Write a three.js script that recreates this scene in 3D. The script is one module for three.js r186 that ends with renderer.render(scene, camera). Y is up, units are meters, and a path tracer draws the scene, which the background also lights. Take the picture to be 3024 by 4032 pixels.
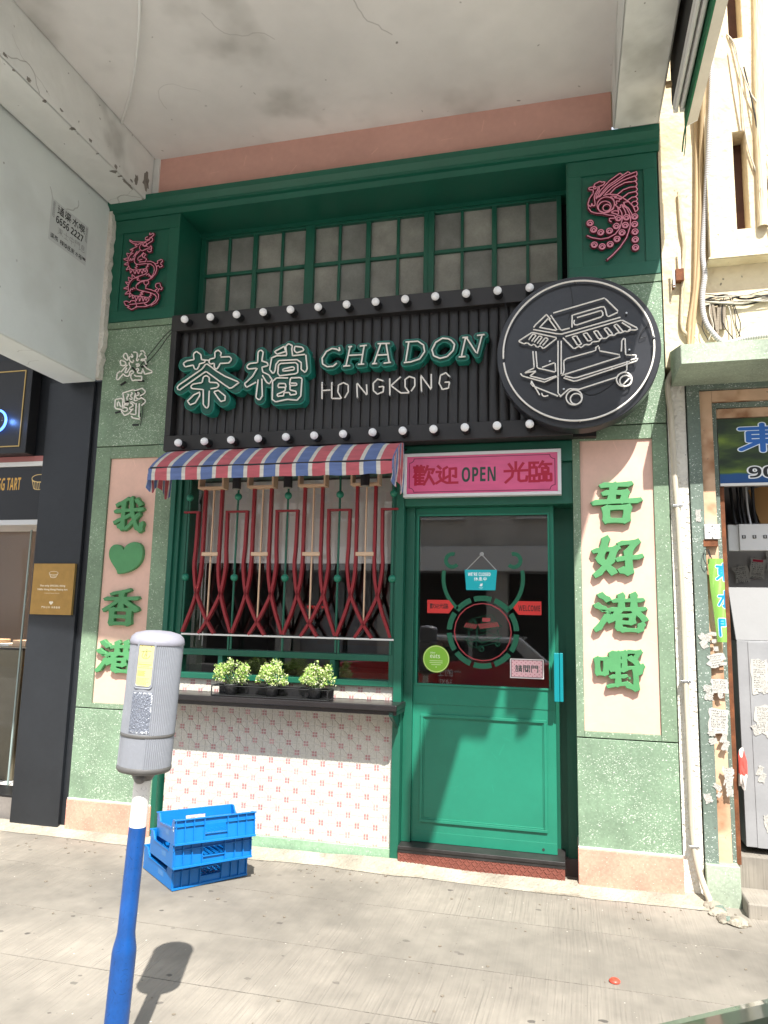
import * as THREE from 'three';
import { RoundedBoxGeometry } from 'three/addons/geometries/RoundedBoxGeometry.js';
import { mergeGeometries } from 'three/addons/utils/BufferGeometryUtils.js';

// ---------------------------------------------------------------- camera, sky, sun, exposure
const scene = new THREE.Scene();
const camera = new THREE.PerspectiveCamera(70.55, 3 / 4, 0.05, 200);
camera.position.set(0, 1.52, 4.6);
camera.rotation.order = 'YXZ';
camera.rotation.set(THREE.MathUtils.degToRad(8.39), THREE.MathUtils.degToRad(14.44), THREE.MathUtils.degToRad(1.265));
const renderer = new THREE.WebGLRenderer({ antialias: true });
renderer.toneMapping = THREE.LinearToneMapping;
renderer.toneMappingExposure = 2.35;
renderer.shadowMap.enabled = true;

const SUN = new THREE.Vector3(0.285, 1, 0.68).normalize();
const sun = new THREE.DirectionalLight(new THREE.Color(1, 0.965, 0.91), 4.1);
sun.position.copy(SUN).multiplyScalar(30);
sun.castShadow = true;
sun.shadow.radius = 1;
sun.shadow.mapSize.set(4096, 4096);
Object.assign(sun.shadow.camera, { left: -9, right: 9, top: 9, bottom: -9, near: 1, far: 60 });
scene.add(sun, sun.target);
{ // hazy bright summer sky, computed over the whole sphere
  const W = 256, H = 128, d = new Float32Array(W * H * 4);
  for (let y = 0; y < H; y++) for (let x = 0; x < W; x++) {
    const el = ((y + 0.5) / H - 0.5) * Math.PI, up = Math.sin(el), az = ((x + 0.5) / W - 0.5) * 2 * Math.PI;
    const v = new THREE.Vector3(Math.cos(az) * Math.cos(el), up, Math.sin(az) * Math.cos(el));
    const near = Math.max(0, v.dot(SUN)), t = Math.pow(Math.max(0, up), 0.55), o = (y * W + x) * 4;
    const glow = 0.55 * Math.pow(near, 6), k = up < 0 ? 0.45 : 1;
    d[o] = (0.98 - 0.42 * t + glow) * k * 0.68; d[o + 1] = (1.0 - 0.32 * t + glow * 0.97) * k * 0.68; d[o + 2] = (1.02 - 0.14 * t + glow * 0.9) * k * 0.68; d[o + 3] = 1;
  }
  const sky = new THREE.DataTexture(d, W, H, THREE.RGBAFormat, THREE.FloatType);
  sky.mapping = THREE.EquirectangularReflectionMapping; sky.magFilter = THREE.LinearFilter; sky.needsUpdate = true;
  scene.background = sky; scene.environment = sky;
}

// ---------------------------------------------------------------- helpers
let seed = 12345;
const rnd = () => { seed = (seed * 1664525 + 1013904223) >>> 0; return seed / 4294967296; };
const rr = (a, b) => a + (b - a) * rnd();
const used = {};
const numbered = (n) => { const k = (used[n] = (used[n] ?? -1) + 1); return k ? n + '_' + String(k).padStart(3, '0') : n; };
function metre(g) { // uv in metres, by the way each face points
  const p = g.attributes.position, n = g.attributes.normal, uv = new Float32Array(p.count * 2);
  for (let i = 0; i < p.count; i++) {
    const ax = Math.abs(n.getX(i)), ay = Math.abs(n.getY(i)), az = Math.abs(n.getZ(i));
    if (az >= ax && az >= ay) { uv[2 * i] = p.getX(i); uv[2 * i + 1] = p.getY(i); }
    else if (ax >= ay) { uv[2 * i] = p.getZ(i); uv[2 * i + 1] = p.getY(i); }
    else { uv[2 * i] = p.getX(i); uv[2 * i + 1] = p.getZ(i); }
  }
  g.setAttribute('uv', new THREE.BufferAttribute(uv, 2));
  return g;
}
function box(x0, x1, y0, y1, z0, z1, r = 0) {
  const w = x1 - x0, h = y1 - y0, dd = z1 - z0;
  const g = r ? new RoundedBoxGeometry(w, h, dd, 1, r) : new THREE.BoxGeometry(w, h, dd);
  g.translate((x0 + x1) / 2, (y0 + y1) / 2, (z0 + z1) / 2);
  return metre(g);
}
const flat = (g) => { const q = g.index ? g.toNonIndexed() : g; for (const k of Object.keys(q.attributes)) if (!['position', 'normal', 'uv'].includes(k)) q.deleteAttribute(k); return q; };
const join = (list) => (list.length === 1 ? list[0] : mergeGeometries(list.map(flat)));
function mesh(name, g, m, parent = scene, label) {
  const o = new THREE.Mesh(Array.isArray(g) ? join(g) : g, m);
  o.name = parent === scene ? numbered(name) : name;
  o.castShadow = o.receiveShadow = true;
  if (label) o.userData.label = label;
  parent.add(o);
  return o;
}
function tag(o, label, category, group) { o.userData.label = label; o.userData.category = category; if (group) o.userData.group = group; return o; }
function thing(name, label, category, x = 0, y = 0, z = 0, group) {
  const o = new THREE.Group(); o.name = numbered(name); o.position.set(x, y, z); scene.add(o);
  return tag(o, label, category, group);
}
const each = (name, list, m, parent) => list.map((g) => mesh(name, g, m, parent)); // separate pieces, one mesh each
const sub = (name, parent) => { const o = new THREE.Group(); o.name = name; parent.add(o); return o; };
function structure(name, g, m) { const o = mesh(name, g, m); o.userData.kind = 'structure'; return o; }
function tube(pts, r, { closed = false, rad = 6, smooth = 0, n = 0 } = {}) {
  const v = pts.map((p) => new THREE.Vector3(p[0], p[1], p[2] ?? 0));
  let curve;
  if (smooth) curve = new THREE.CatmullRomCurve3(v, closed, 'centripetal');
  else { curve = new THREE.CurvePath(); for (let i = 0; i + 1 < v.length; i++) curve.add(new THREE.LineCurve3(v[i], v[i + 1])); }
  return new THREE.TubeGeometry(curve, n || Math.max(2, (v.length - 1) * (smooth ? 4 : 3)), r, rad, closed);
}
// straight rod between two points
function rod(a, b, r, rad = 8) {
  const A = new THREE.Vector3(...a), B = new THREE.Vector3(...b), L = A.distanceTo(B), g = new THREE.CylinderGeometry(r, r, L, rad);
  g.applyQuaternion(new THREE.Quaternion().setFromUnitVectors(new THREE.Vector3(0, 1, 0), B.clone().sub(A).normalize()));
  return g.translate((A.x + B.x) / 2, (A.y + B.y) / 2, (A.z + B.z) / 2);
}
const shapeOf = (pts) => new THREE.Shape(pts.map((p) => new THREE.Vector2(p[0], p[1])));
const prism = (pts, depth, bevel = 0) => new THREE.ExtrudeGeometry(pts instanceof THREE.Shape || pts[0] instanceof THREE.Shape ? pts : shapeOf(pts), { depth, bevelEnabled: bevel > 0, bevelSize: bevel, bevelThickness: bevel, bevelSegments: 1, bevelOffset: -bevel, curveSegments: 12 });
// profile given in (z, y), run along x
function run(profile, x0, x1, bevel = 0) {
  const g = prism(profile, x1 - x0, bevel);
  g.applyMatrix4(new THREE.Matrix4().set(0, 0, 1, x0, 0, 1, 0, 0, 1, 0, 0, 0, 0, 0, 0, 1));
  const p = g.attributes.position; // the axis swap mirrors: turn the faces round
  const q = g.index ? g.toNonIndexed() : g, a = q.attributes.position.array, u = q.attributes.uv.array;
  for (let i = 0; i < a.length; i += 9) { for (let k = 0; k < 3; k++) { const t = a[i + 3 + k]; a[i + 3 + k] = a[i + 6 + k]; a[i + 6 + k] = t; } }
  q.computeVertexNormals();
  return metre(q);
}
const place = (g, x = 0, y = 0, z = 0, rx = 0, ry = 0, rz = 0) => g.applyMatrix4(new THREE.Matrix4().compose(new THREE.Vector3(x, y, z), new THREE.Quaternion().setFromEuler(new THREE.Euler(rx, ry, rz)), new THREE.Vector3(1, 1, 1)));

// ---------------------------------------------------------------- noise and textures
function lattice(n, s) { let q = s; const a = new Float32Array(n * n); for (let i = 0; i < n * n; i++) { q = (q * 1664525 + 1013904223) >>> 0; a[i] = q / 4294967296; } return a; }
function noise(n, s) { // tiles over 0..1
  const a = lattice(n, s);
  return (u, v) => {
    const x = (u - Math.floor(u)) * n, y = (v - Math.floor(v)) * n, i = Math.floor(x), j = Math.floor(y), fx = x - i, fy = y - j;
    const sx = fx * fx * (3 - 2 * fx), sy = fy * fy * (3 - 2 * fy), i1 = (i + 1) % n, j1 = (j + 1) % n, i0 = i % n, j0 = j % n;
    return (a[j0 * n + i0] * (1 - sx) + a[j0 * n + i1] * sx) * (1 - sy) + (a[j1 * n + i0] * (1 - sx) + a[j1 * n + i1] * sx) * sy;
  };
}
function fbm(n, s, oct = 4) { const f = []; for (let i = 0; i < oct; i++) f.push(noise(n << i, s + i * 77)); return (u, v) => { let t = 0, a = 0.5; for (const g of f) { t += a * g(u, v); a *= 0.5; } return t / (1 - Math.pow(0.5, oct)); }; }
function canvas(w, h) { const c = document.createElement('canvas'); c.width = w; c.height = h; const g = c.getContext('2d'); g.lineJoin = 'round'; g.lineCap = 'round'; return [c, g]; }
function tex(c, size, srgb = true) { const t = new THREE.CanvasTexture(c); if (srgb) t.colorSpace = THREE.SRGBColorSpace; t.wrapS = t.wrapT = THREE.RepeatWrapping; if (size) t.repeat.set(1 / size[0], 1 / size[1]); t.magFilter = THREE.LinearFilter; t.anisotropy = 8; return t; }
const lerp = THREE.MathUtils.lerp, clamp = THREE.MathUtils.clamp, step = THREE.MathUtils.smoothstep;
function pixels(w, h, fn) { // fn(u, v) -> [r, g, b] 0..255
  const [c, g] = canvas(w, h), im = g.createImageData(w, h), d = im.data;
  for (let y = 0, o = 0; y < h; y++) for (let x = 0; x < w; x++, o += 4) { const p = fn(x / w, y / h); d[o] = p[0]; d[o + 1] = p[1]; d[o + 2] = p[2]; d[o + 3] = 255; }
  g.putImageData(im, 0, 0);
  return [c, g];
}
const std = (o) => new THREE.MeshStandardMaterial({ roughness: 0.7, ...o });
const phys = (o) => new THREE.MeshPhysicalMaterial(o);
const C = (r, g, b) => new THREE.Color().setRGB(r, g, b);
const mix = (a, b, t) => [lerp(a[0], b[0], t), lerp(a[1], b[1], t), lerp(a[2], b[2], t)];

// small uneven grain shared by painted surfaces
const grain = (() => { const f = fbm(16, 5, 5); const [c] = pixels(512, 512, (u, v) => { const t = f(u, v) * 255; return [t, t, t]; }); return tex(c, [1.1, 1.1], false); })();
// paint: a few neutral mottled and scuffed sheets shared by all painted things, each tinted with its own colour
const sheets = {};
function tinted(base, { amount = 0.08, scuffs = 20, scuff = '#ffffff', s = 1, size = 1.3 } = {}) {
  const a = amount > 0.2 ? 0.3 : amount > 0.09 ? 0.13 : 0.05, lightScuff = parseInt(scuff.slice(1, 3), 16) > 128, many = scuffs > 80 ? 160 : 30, key = a + '|' + lightScuff + '|' + many;
  const t = (sheets[key] ??= (() => {
    const id = Object.keys(sheets).length + 1, px = 512, f = fbm(6, id * 13, 5), h = fbm(64, id * 13 + 9, 2);
    const [c, g] = pixels(px, px, (u, v) => { const k = 190 * (1 + ((f(u, v) - 0.5) * 2 + (h(u, v) - 0.5) * 0.6) * a); return [k, k, k]; });
    seed = id * 991 + 7; g.strokeStyle = lightScuff ? '#ffffff' : '#1c1a18';
    for (let i = 0; i < many * 2; i++) { g.globalAlpha = rr(0.03, lightScuff ? 0.22 : 0.4); g.lineWidth = rr(0.6, 2.2); const x = rnd() * px, y = rnd() * px, an = rnd() * 6.3, L = rr(2, 26); g.beginPath(); g.moveTo(x, y); g.lineTo(x + Math.cos(an) * L, y + Math.sin(an) * L); g.stroke(); }
    return tex(c, [1, 1]);
  })()).clone();
  t.repeat.set(1 / size, 1 / size); t.offset.set((s * 0.37) % 1, (s * 0.61) % 1);
  const lin = (v) => new THREE.Color().setRGB(v / 255, v / 255, v / 255, THREE.SRGBColorSpace).r, m = lin(190);
  return { map: t, color: C(lin(base[0]) / m, lin(base[1]) / m, lin(base[2]) / m) };
}
// washed terrazzo render: pale stone chips in coloured cement, chips gathered in patches
function terrazzo(base, chips, { s = 1, n = 5200, size = 0.9, min = 1.5, max = 5.2, patch = 1.6, dark = 0, px = 1024 } = {}) {
  const f = fbm(5, s, 5), q = fbm(4, s + 31, 3), h = fbm(90, s + 3, 2);
  const [c, g] = pixels(px, px, (u, v) => { const t = 0.86 + 0.28 * f(u, v) + (h(u, v) - 0.5) * 0.16; return base.map((b) => clamp(b * t, 0, 255)); });
  const [bc, bg] = canvas(px, px); bg.fillStyle = '#777'; bg.fillRect(0, 0, px, px);
  seed = s * 7919 + 3;
  for (let i = 0; i < n; i++) {
    const u = rnd(), v = rnd();
    if (rnd() > Math.pow(clamp(q(u, v) * 1.55, 0, 1), patch * 2)) continue;
    const r = rr(min, max) * (0.5 + rnd() * 0.7), a = rnd() * 6.3, isDark = rnd() < dark, col = isDark ? '#5a4a3c' : chips[(rnd() * chips.length) | 0];
    for (const [k, fill] of [[g, col], [bg, '#e8e8e8']]) {
      k.fillStyle = fill; k.globalAlpha = k === g ? rr(0.55, 1) : 1; k.beginPath();
      for (let j = 0; j < 5; j++) { const b = a + j * 1.256, R = r * (0.55 + 0.6 * ((i * 7 + j * 13) % 10) / 10); k.lineTo(u * px + Math.cos(b) * R * 1.3, v * px + Math.sin(b) * R * 0.8); }
      k.fill();
    }
  }
  return std({ map: tex(c, [size, size]), bumpMap: tex(bc, [size, size], false), bumpScale: 0.0012, roughness: 0.75 });
}
const roughs = [];
// lime-washed plaster with blotches, hairline cracks and old stains
function plaster(base, stain, { s = 1, size = 3, px = 768, spots = 40, cracks = 6, amount = 0.1, stains = 0.35, bump = 0.004, rough = 24 } = {}) {
  const f = fbm(4, s, 6), q = fbm(5, s + 17, 5), h = fbm(rough, s + 5, 5);
  const [c, g] = pixels(px, px, (u, v) => {
    const t = 1 + (f(u, v) - 0.5) * 2 * amount + (h(u, v) - 0.5) * amount * 0.7, k = step(q(u, v), 0.55, 0.78) * stains * (0.5 + h(u, v));
    return mix(base.map((b) => clamp(b * t, 0, 255)), stain, clamp(k, 0, 1));
  });
  seed = s * 331 + 11;
  for (let i = 0; i < spots; i++) { g.globalAlpha = rr(0.15, 0.7); g.fillStyle = '#4a463f'; g.beginPath(); g.ellipse(rnd() * px, rnd() * px, rr(0.6, 3.4), rr(0.5, 2.2), rnd() * 3, 0, 6.3); g.fill(); }
  g.strokeStyle = '#55514a';
  for (let i = 0; i < cracks; i++) { let x = rnd() * px, y = rnd() * px, a = rnd() * 6.3; g.globalAlpha = rr(0.2, 0.6); g.lineWidth = rr(0.6, 1.8); g.beginPath(); g.moveTo(x, y); for (let k = 0; k < 14; k++) { a += rr(-0.6, 0.6); x += Math.cos(a) * 9; y += Math.sin(a) * 9; g.lineTo(x, y); } g.stroke(); }
  const bt = (roughs[rough > 40 ? 1 : 0] ??= (() => { const b = fbm(rough > 40 ? 70 : 24, 5, 5), [bc] = pixels(512, 512, (u, v) => { const t = b(u, v) * 255; return [t, t, t]; }); return tex(bc, [1, 1], false); })()).clone(); bt.repeat.set(1 / size, 1 / size);
  return std({ map: tex(c, [size, size]), bumpMap: bt, bumpScale: bump, roughness: 0.92 });
}

// ---------------------------------------------------------------- written characters as pen strokes on a 100 x 100 square
const FRAME = '6,6 6,98;6,6 42,6 42,38 6,38;6,22 42,22;94,6 58,6 58,38 94,38;58,22 94,22;94,6 94,96 84,90';
const WALKING = '10,8 20,18;4,36 22,36 16,56 24,74;4,92 24,78 50,92 98,92';
const HAN = {
  '我': '42,8 28,16 12,22;6,40 94,36;32,16 32,88 20,80;8,70 48,54;56,6 62,50 78,86 92,94 94,76;82,50 66,70 44,88;74,10 86,22',
  '香': '68,6 26,16;10,30 90,28;50,12 50,54;46,32 10,60;54,32 90,60;28,60 72,60 72,98 28,98 28,60;28,79 72,79',
  '港': '14,8 28,20;6,34 20,44;6,94 28,58;40,22 94,20;32,44 98,42;54,8 54,44;78,6 78,44;50,46 32,72;80,44 98,68;48,60 74,58 74,76;48,76 74,76;48,60 48,90 58,94 88,94 92,80',
  '吾': '22,8 80,6;46,8 40,46;26,27 70,26 66,46;4,50 98,46;28,64 74,62 70,94 30,94 28,64',
  '好': '26,6 20,32 12,56 40,88;44,30 34,62 6,94;2,36 50,30;56,18 90,14 72,38;72,38 74,88 58,82;52,56 98,50',
  '嘢': '4,28 24,28 22,62 6,62 4,28;36,14 62,12 62,52 36,52 36,14;36,33 62,32;48,14 48,86;34,68 64,66;28,90 66,82;70,10 94,10 82,28;74,24 88,36;68,48 98,42 92,58;84,46 86,94 68,86',
  '歡': '4,10 50,10;18,3 18,18;36,3 36,18;8,22 22,22 22,34 8,34 8,22;30,22 46,22 46,34 30,34 30,22;14,38 4,58;11,50 11,97;10,50 50,48;30,40 30,94;12,64 46,64;12,79 46,79;10,95 52,95;66,6 56,36;62,22 96,22 88,40;74,36 68,64 50,97;76,56 97,95',
  '迎': WALKING + ';50,14 36,22 36,72 56,60;64,22 92,20 92,64 80,58;64,22 64,84',
  '光': '50,4 50,42;22,12 34,32;80,10 66,32;4,44 96,42;38,46 34,70 8,96;62,46 62,86 70,92 94,90 96,72',
  '臨': '8,8 8,94;8,8 42,8;8,94 44,94;16,30 36,30 36,68 16,68;26,8 26,30;26,68 26,94;62,4 48,28;56,16 96,16;70,18 76,26;60,34 84,34 84,52 60,52 60,34;48,62 66,62 66,92 48,92 48,62;76,62 96,62 96,92 76,92 76,62',
  '請': '16,4 26,12;4,18 40,18;10,32 36,32;10,46 36,46;10,60 36,60 36,92 10,92 10,60;50,14 96,14;54,28 92,28;46,44 98,44;72,4 72,44;54,56 54,97;54,56 90,56 90,96 82,92;54,70 90,70;54,82 90,82',
  '關': FRAME + ';32,46 24,56 36,58 24,70 40,72;68,46 60,56 72,58 60,70 76,72;36,76 36,86 28,96;46,76 46,90;56,76 56,90;66,76 66,96',
  '門': FRAME,
  '休': '26,4 6,46;18,32 18,97;36,32 98,30;66,6 66,97;64,34 36,78;68,34 98,76',
  '息': '50,2 40,12;26,14 74,14 74,58 26,58 26,14;26,29 74,29;26,44 74,44;12,72 6,90;30,68 34,92 70,92 74,80;50,66 56,76;84,68 94,84',
  '中': '12,24 88,24 88,62 12,62 12,24;50,4 50,98',
  '的': '22,4 14,20;8,22 40,22 40,90 8,90 8,22;8,54 40,54;62,4 50,36;56,24 94,24 90,88 76,86;60,46 72,62',
  '士': '50,6 50,90;6,40 94,40;18,90 82,90',
  '東': '6,18 94,18;22,32 78,32 78,62 22,62 22,32;22,47 78,47;50,4 50,98;46,64 6,92;54,64 94,90',
  '水': '50,4 50,94 38,86;10,32 42,32 8,82;86,22 60,44;56,38 94,86',
  '通': WALKING + ';46,10 84,10 66,24;46,30 46,86;46,30 88,30 88,86 80,82;66,30 66,86;46,48 88,48;46,66 88,66',
  '渠': '12,6 22,14;6,26 18,32;8,56 24,40;40,8 40,54;40,8 92,8;46,22 84,22 84,40 46,40;40,54 94,54;6,68 94,68;50,56 50,98;46,70 12,94;54,70 90,94',
  '喉': '4,26 24,26 24,66 4,66 4,26;42,6 30,38;38,26 38,96;54,12 88,12 88,28;50,28 96,28;60,36 52,50;56,46 92,46;48,64 98,64;72,46 72,64 50,96;74,66 98,94',
  '務': '8,8 40,8 24,22;8,28 44,28 38,40;26,22 26,90 16,84;24,40 6,66;60,4 48,24;54,14 92,14;84,14 50,46;60,22 96,46;48,60 92,60 88,92 76,88;68,48 50,96',
  '精': '24,4 24,96;4,36 46,36;12,14 16,28;38,12 32,28;22,40 4,76;26,40 44,64;54,14 96,14;56,28 94,28;50,42 98,42;75,4 75,42;58,54 58,96;58,54 92,54 92,94;58,68 92,68;58,80 92,80',
  '修': '22,4 6,44;16,30 16,96;34,26 34,80;60,4 42,36;54,18 90,18;84,18 46,52;56,24 96,52;84,52 50,70;90,62 46,86;96,74 44,98',
  '座': '50,2 54,10;10,14 94,14;16,14 4,94;34,28 24,56;36,40 46,56;70,28 60,56;72,40 84,56;54,24 54,92;26,68 84,68;14,94 96,94',
  '廁': '50,2 54,10;10,14 94,14;16,14 4,94;28,28 56,28 56,72 28,72 28,28;28,42 56,42;28,57 56,57;36,74 22,94;50,74 60,92;70,30 70,70;88,24 88,94 78,88',
  '箱': '24,2 8,24;18,12 44,12;62,2 52,22;60,12 94,12;26,28 26,98;6,44 46,44;24,46 6,78;30,50 46,66;54,34 90,34 90,96 54,96 54,34;54,54 90,54;54,74 90,74',
  '隔': '8,6 8,98;8,6 30,6 20,36 32,56 18,62;40,10 96,10;50,20 88,20 88,38 50,38 50,20;42,48 42,98;42,48 96,48 96,96;58,58 68,68;82,58 72,68;54,74 86,74;70,74 70,94',
  '氣': '30,2 10,30;24,14 90,14;20,28 82,28;10,42 78,42 82,86 96,92 98,74;44,50 44,96;16,68 70,68;24,54 32,62;62,54 54,62;42,70 14,94;46,70 72,92',
};
const lines = (s) => s.split(';').map((l) => l.trim().split(' ').map((p) => p.split(',').map(Number)));
function write(g, text, x, y, size, lw, { sx = 1, gap = 1.06, down = false } = {}) { // strokes a run of characters
  g.lineWidth = lw;
  [...text].forEach((ch, i) => {
    const s = HAN[ch]; if (!s) return;
    const ox = down ? x : x + i * size * sx * gap, oy = down ? y + i * size * gap : y;
    for (const l of lines(s)) { g.beginPath(); l.forEach((p, k) => g[k ? 'lineTo' : 'moveTo'](ox + p[0] * size * sx / 100, oy + p[1] * size / 100)); g.stroke(); }
  });
}
// outlines of whatever is drawn on a canvas, as shapes with holes; k metres per pixel
function outlines(c, k, ox, oy, tol = 0.6) {
  const w = c.width, h = c.height, a = c.getContext('2d').getImageData(0, 0, w, h).data, at = (x, y) => a[(y * w + x) * 4 + 3], next = new Map(), pos = new Map();
  const cut = (p, q) => clamp((128 - p) / (q - p), 0.02, 0.98);
  const E = (x, y, side) => {
    const [X, Y, v] = side === 'T' ? [x, y, 0] : side === 'B' ? [x, y + 1, 0] : side === 'L' ? [x, y, 1] : [x + 1, y, 1], id = (Y * w + X) * 2 + v;
    if (!pos.has(id)) pos.set(id, v ? [X, Y + cut(at(X, Y), at(X, Y + 1))] : [X + cut(at(X, Y), at(X + 1, Y)), Y]);
    return id;
  };
  const T = { 1: 'LT', 2: 'TR', 4: 'RB', 8: 'BL', 3: 'LR', 6: 'TB', 12: 'RL', 9: 'BT', 5: 'LTRB', 10: 'TRBL', 7: 'LB', 14: 'TL', 13: 'RT', 11: 'BR' };
  for (let y = 0; y + 1 < h; y++) for (let x = 0; x + 1 < w; x++) {
    const s = T[(at(x, y) > 127 ? 1 : 0) | (at(x + 1, y) > 127 ? 2 : 0) | (at(x + 1, y + 1) > 127 ? 4 : 0) | (at(x, y + 1) > 127 ? 8 : 0)];
    if (s) for (let i = 0; i < s.length; i += 2) next.set(E(x, y, s[i]), E(x, y, s[i + 1]));
  }
  const rdp = (p) => {
    if (p.length < 3) return p;
    const [A, B] = [p[0], p[p.length - 1]], dx = B[0] - A[0], dy = B[1] - A[1], L = Math.hypot(dx, dy) || 1e-9; let m = 0, mi = 0;
    for (let i = 1; i < p.length - 1; i++) { const q = L < 1e-6 ? Math.hypot(p[i][0] - A[0], p[i][1] - A[1]) : Math.abs((p[i][0] - A[0]) * dy - (p[i][1] - A[1]) * dx) / L; if (q > m) { m = q; mi = i; } }
    return m < tol ? [A, B] : [...rdp(p.slice(0, mi + 1)).slice(0, -1), ...rdp(p.slice(mi))];
  };
  const outer = [], holes = [];
  while (next.size) {
    const start = next.keys().next().value, p = []; let id = start;
    while (next.has(id)) { p.push(pos.get(id)); const n = next.get(id); next.delete(id); id = n; }
    if (p.length < 8) continue;
    const half = p.length >> 1, q = [...rdp(p.slice(0, half + 1)).slice(0, -1), ...rdp([...p.slice(half), p[0]]).slice(0, -1)].map(([x, y]) => new THREE.Vector2((x - ox) * k, (oy - y) * k));
    if (q.length > 2) (THREE.ShapeUtils.area(q) > 0 ? outer : holes).push(q);
  }
  const inside = (p, poly) => { let r = false; for (let i = 0, j = poly.length - 1; i < poly.length; j = i++) if (poly[i].y > p.y !== poly[j].y > p.y && p.x < ((poly[j].x - poly[i].x) * (p.y - poly[i].y)) / (poly[j].y - poly[i].y) + poly[i].x) r = !r; return r; };
  return outer.map((o) => { const s = new THREE.Shape(o); for (const hl of holes) if (inside(hl[0], o)) s.holes.push(new THREE.Path(hl)); return s; });
}
// a character cut from board, in brush strokes, w x h metres, centred
function cutLetter(ch, w, h, pen, depth) {
  const N = 200, m = 26, [c, g] = canvas(N + 2 * m, N + 2 * m); g.fillStyle = '#000';
  for (const l of lines(HAN[ch])) for (let i = 0; i + 1 < l.length; i++) {
    const [a, b] = [l[i], l[i + 1]], d = Math.hypot(b[0] - a[0], b[1] - a[1]), n = Math.ceil(d * 2), across = Math.abs(b[0] - a[0]) > 3 * Math.abs(b[1] - a[1]);
    for (let t = 0; t <= n; t++) {
      const f = t / n, s = pen * (across ? 0.8 : 1) * (1.1 - 0.25 * Math.sin(Math.PI * f));
      g.save(); g.translate(m + (a[0] + (b[0] - a[0]) * f) * N / 100, m + (a[1] + (b[1] - a[1]) * f) * N / 100); g.rotate(-0.5); g.fillRect(-s, -s * 0.72, 2 * s, 1.44 * s); g.restore();
    }
  }
  const g3 = prism(outlines(c, w / N, m + N / 2, m + N / 2, 0.7), depth, 0.0025);
  return g3.scale(1, h / w, 1);
}
// strokes given in millimetres
const mm = (list) => list.flatMap((l) => (l[0] === 'o' ? [[l]] : [l])).map((l) => {
  if (Array.isArray(l)) { const [, cc, r] = l[0].split(' '), [x, y] = cc.split(',').map(Number), p = []; for (let i = 0; i <= 14; i++) { const t = i / 14 * Math.PI * 2; p.push([(x + Math.cos(t) * r) / 1000, (y + Math.sin(t) * r) / 1000]); } return p; }
  return l.split(' ').map((p) => p.split(',').map((n) => Number(n) / 1000));
});
// neon: bent glass tube following a stroke
function neon(list, z, r) { return join(mm(list).map((p) => { const closed = p.length > 3 && Math.hypot(p[0][0] - p[p.length - 1][0], p[0][1] - p[p.length - 1][1]) < 0.002; const q = closed ? p.slice(0, -1) : p, o = []; q.forEach((a, i) => { o.push([a[0], a[1], z]); const b = q[i + 1] ?? (closed ? q[0] : null); if (!b) return; const L = Math.hypot(b[0] - a[0], b[1] - a[1]); if (L > 0.03) for (const t of [0.009 / L, 1 - 0.009 / L]) o.push([lerp(a[0], b[0], t), lerp(a[1], b[1], t), z]); }); // tight bends
  return tube(o, r, { smooth: o.length > 2, closed, rad: 6, n: Math.max(3, Math.round(o.length * 2.2)) }); })); }
// a plate cut round the strokes
function backing(list, width, depth, k = 0.0025, round = true) {
  const P = mm(list); let x0 = 9, x1 = -9, y0 = 9, y1 = -9;
  for (const p of P) for (const q of p) { x0 = Math.min(x0, q[0]); x1 = Math.max(x1, q[0]); y0 = Math.min(y0, q[1]); y1 = Math.max(y1, q[1]); }
  const e = width + 0.01, [c, g] = canvas(Math.ceil((x1 - x0 + 2 * e) / k), Math.ceil((y1 - y0 + 2 * e) / k));
  if (!round) { g.lineCap = 'square'; g.lineJoin = 'miter'; }
  g.lineWidth = width / k;
  for (const p of P) { g.beginPath(); p.forEach((q, i) => g[i ? 'lineTo' : 'moveTo']((q[0] - x0 + e) / k, (y1 + e - q[1]) / k)); g.stroke(); }
  return prism(outlines(c, k, (e - x0) / k, (y1 + e) / k, 0.5), depth, 0.0015);
}
// a printed sheet: flat plate whose front shows the canvas
function sheet(name, c, w, h, t, parent, { rough = 0.6, edge, x = 0, y = 0, z = 0, ry = 0, rz = 0, label, mat } = {}) {
  const g = new THREE.PlaneGeometry(w, h), m = mat ?? std({ map: tex(c), roughness: rough });
  place(g, 0, 0, t, 0, 0, 0); place(g, x, y, z, 0, ry, rz);
  const e = place(new THREE.BoxGeometry(w, h, t * 0.96), 0, 0, t * 0.48); place(e, x, y, z, 0, ry, rz);
  const p = mesh(name, g, m, parent, label);
  mesh(name + '_back', e, edge ?? std({ color: 0xd8d5cf }), parent);
  return p;
}

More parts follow.
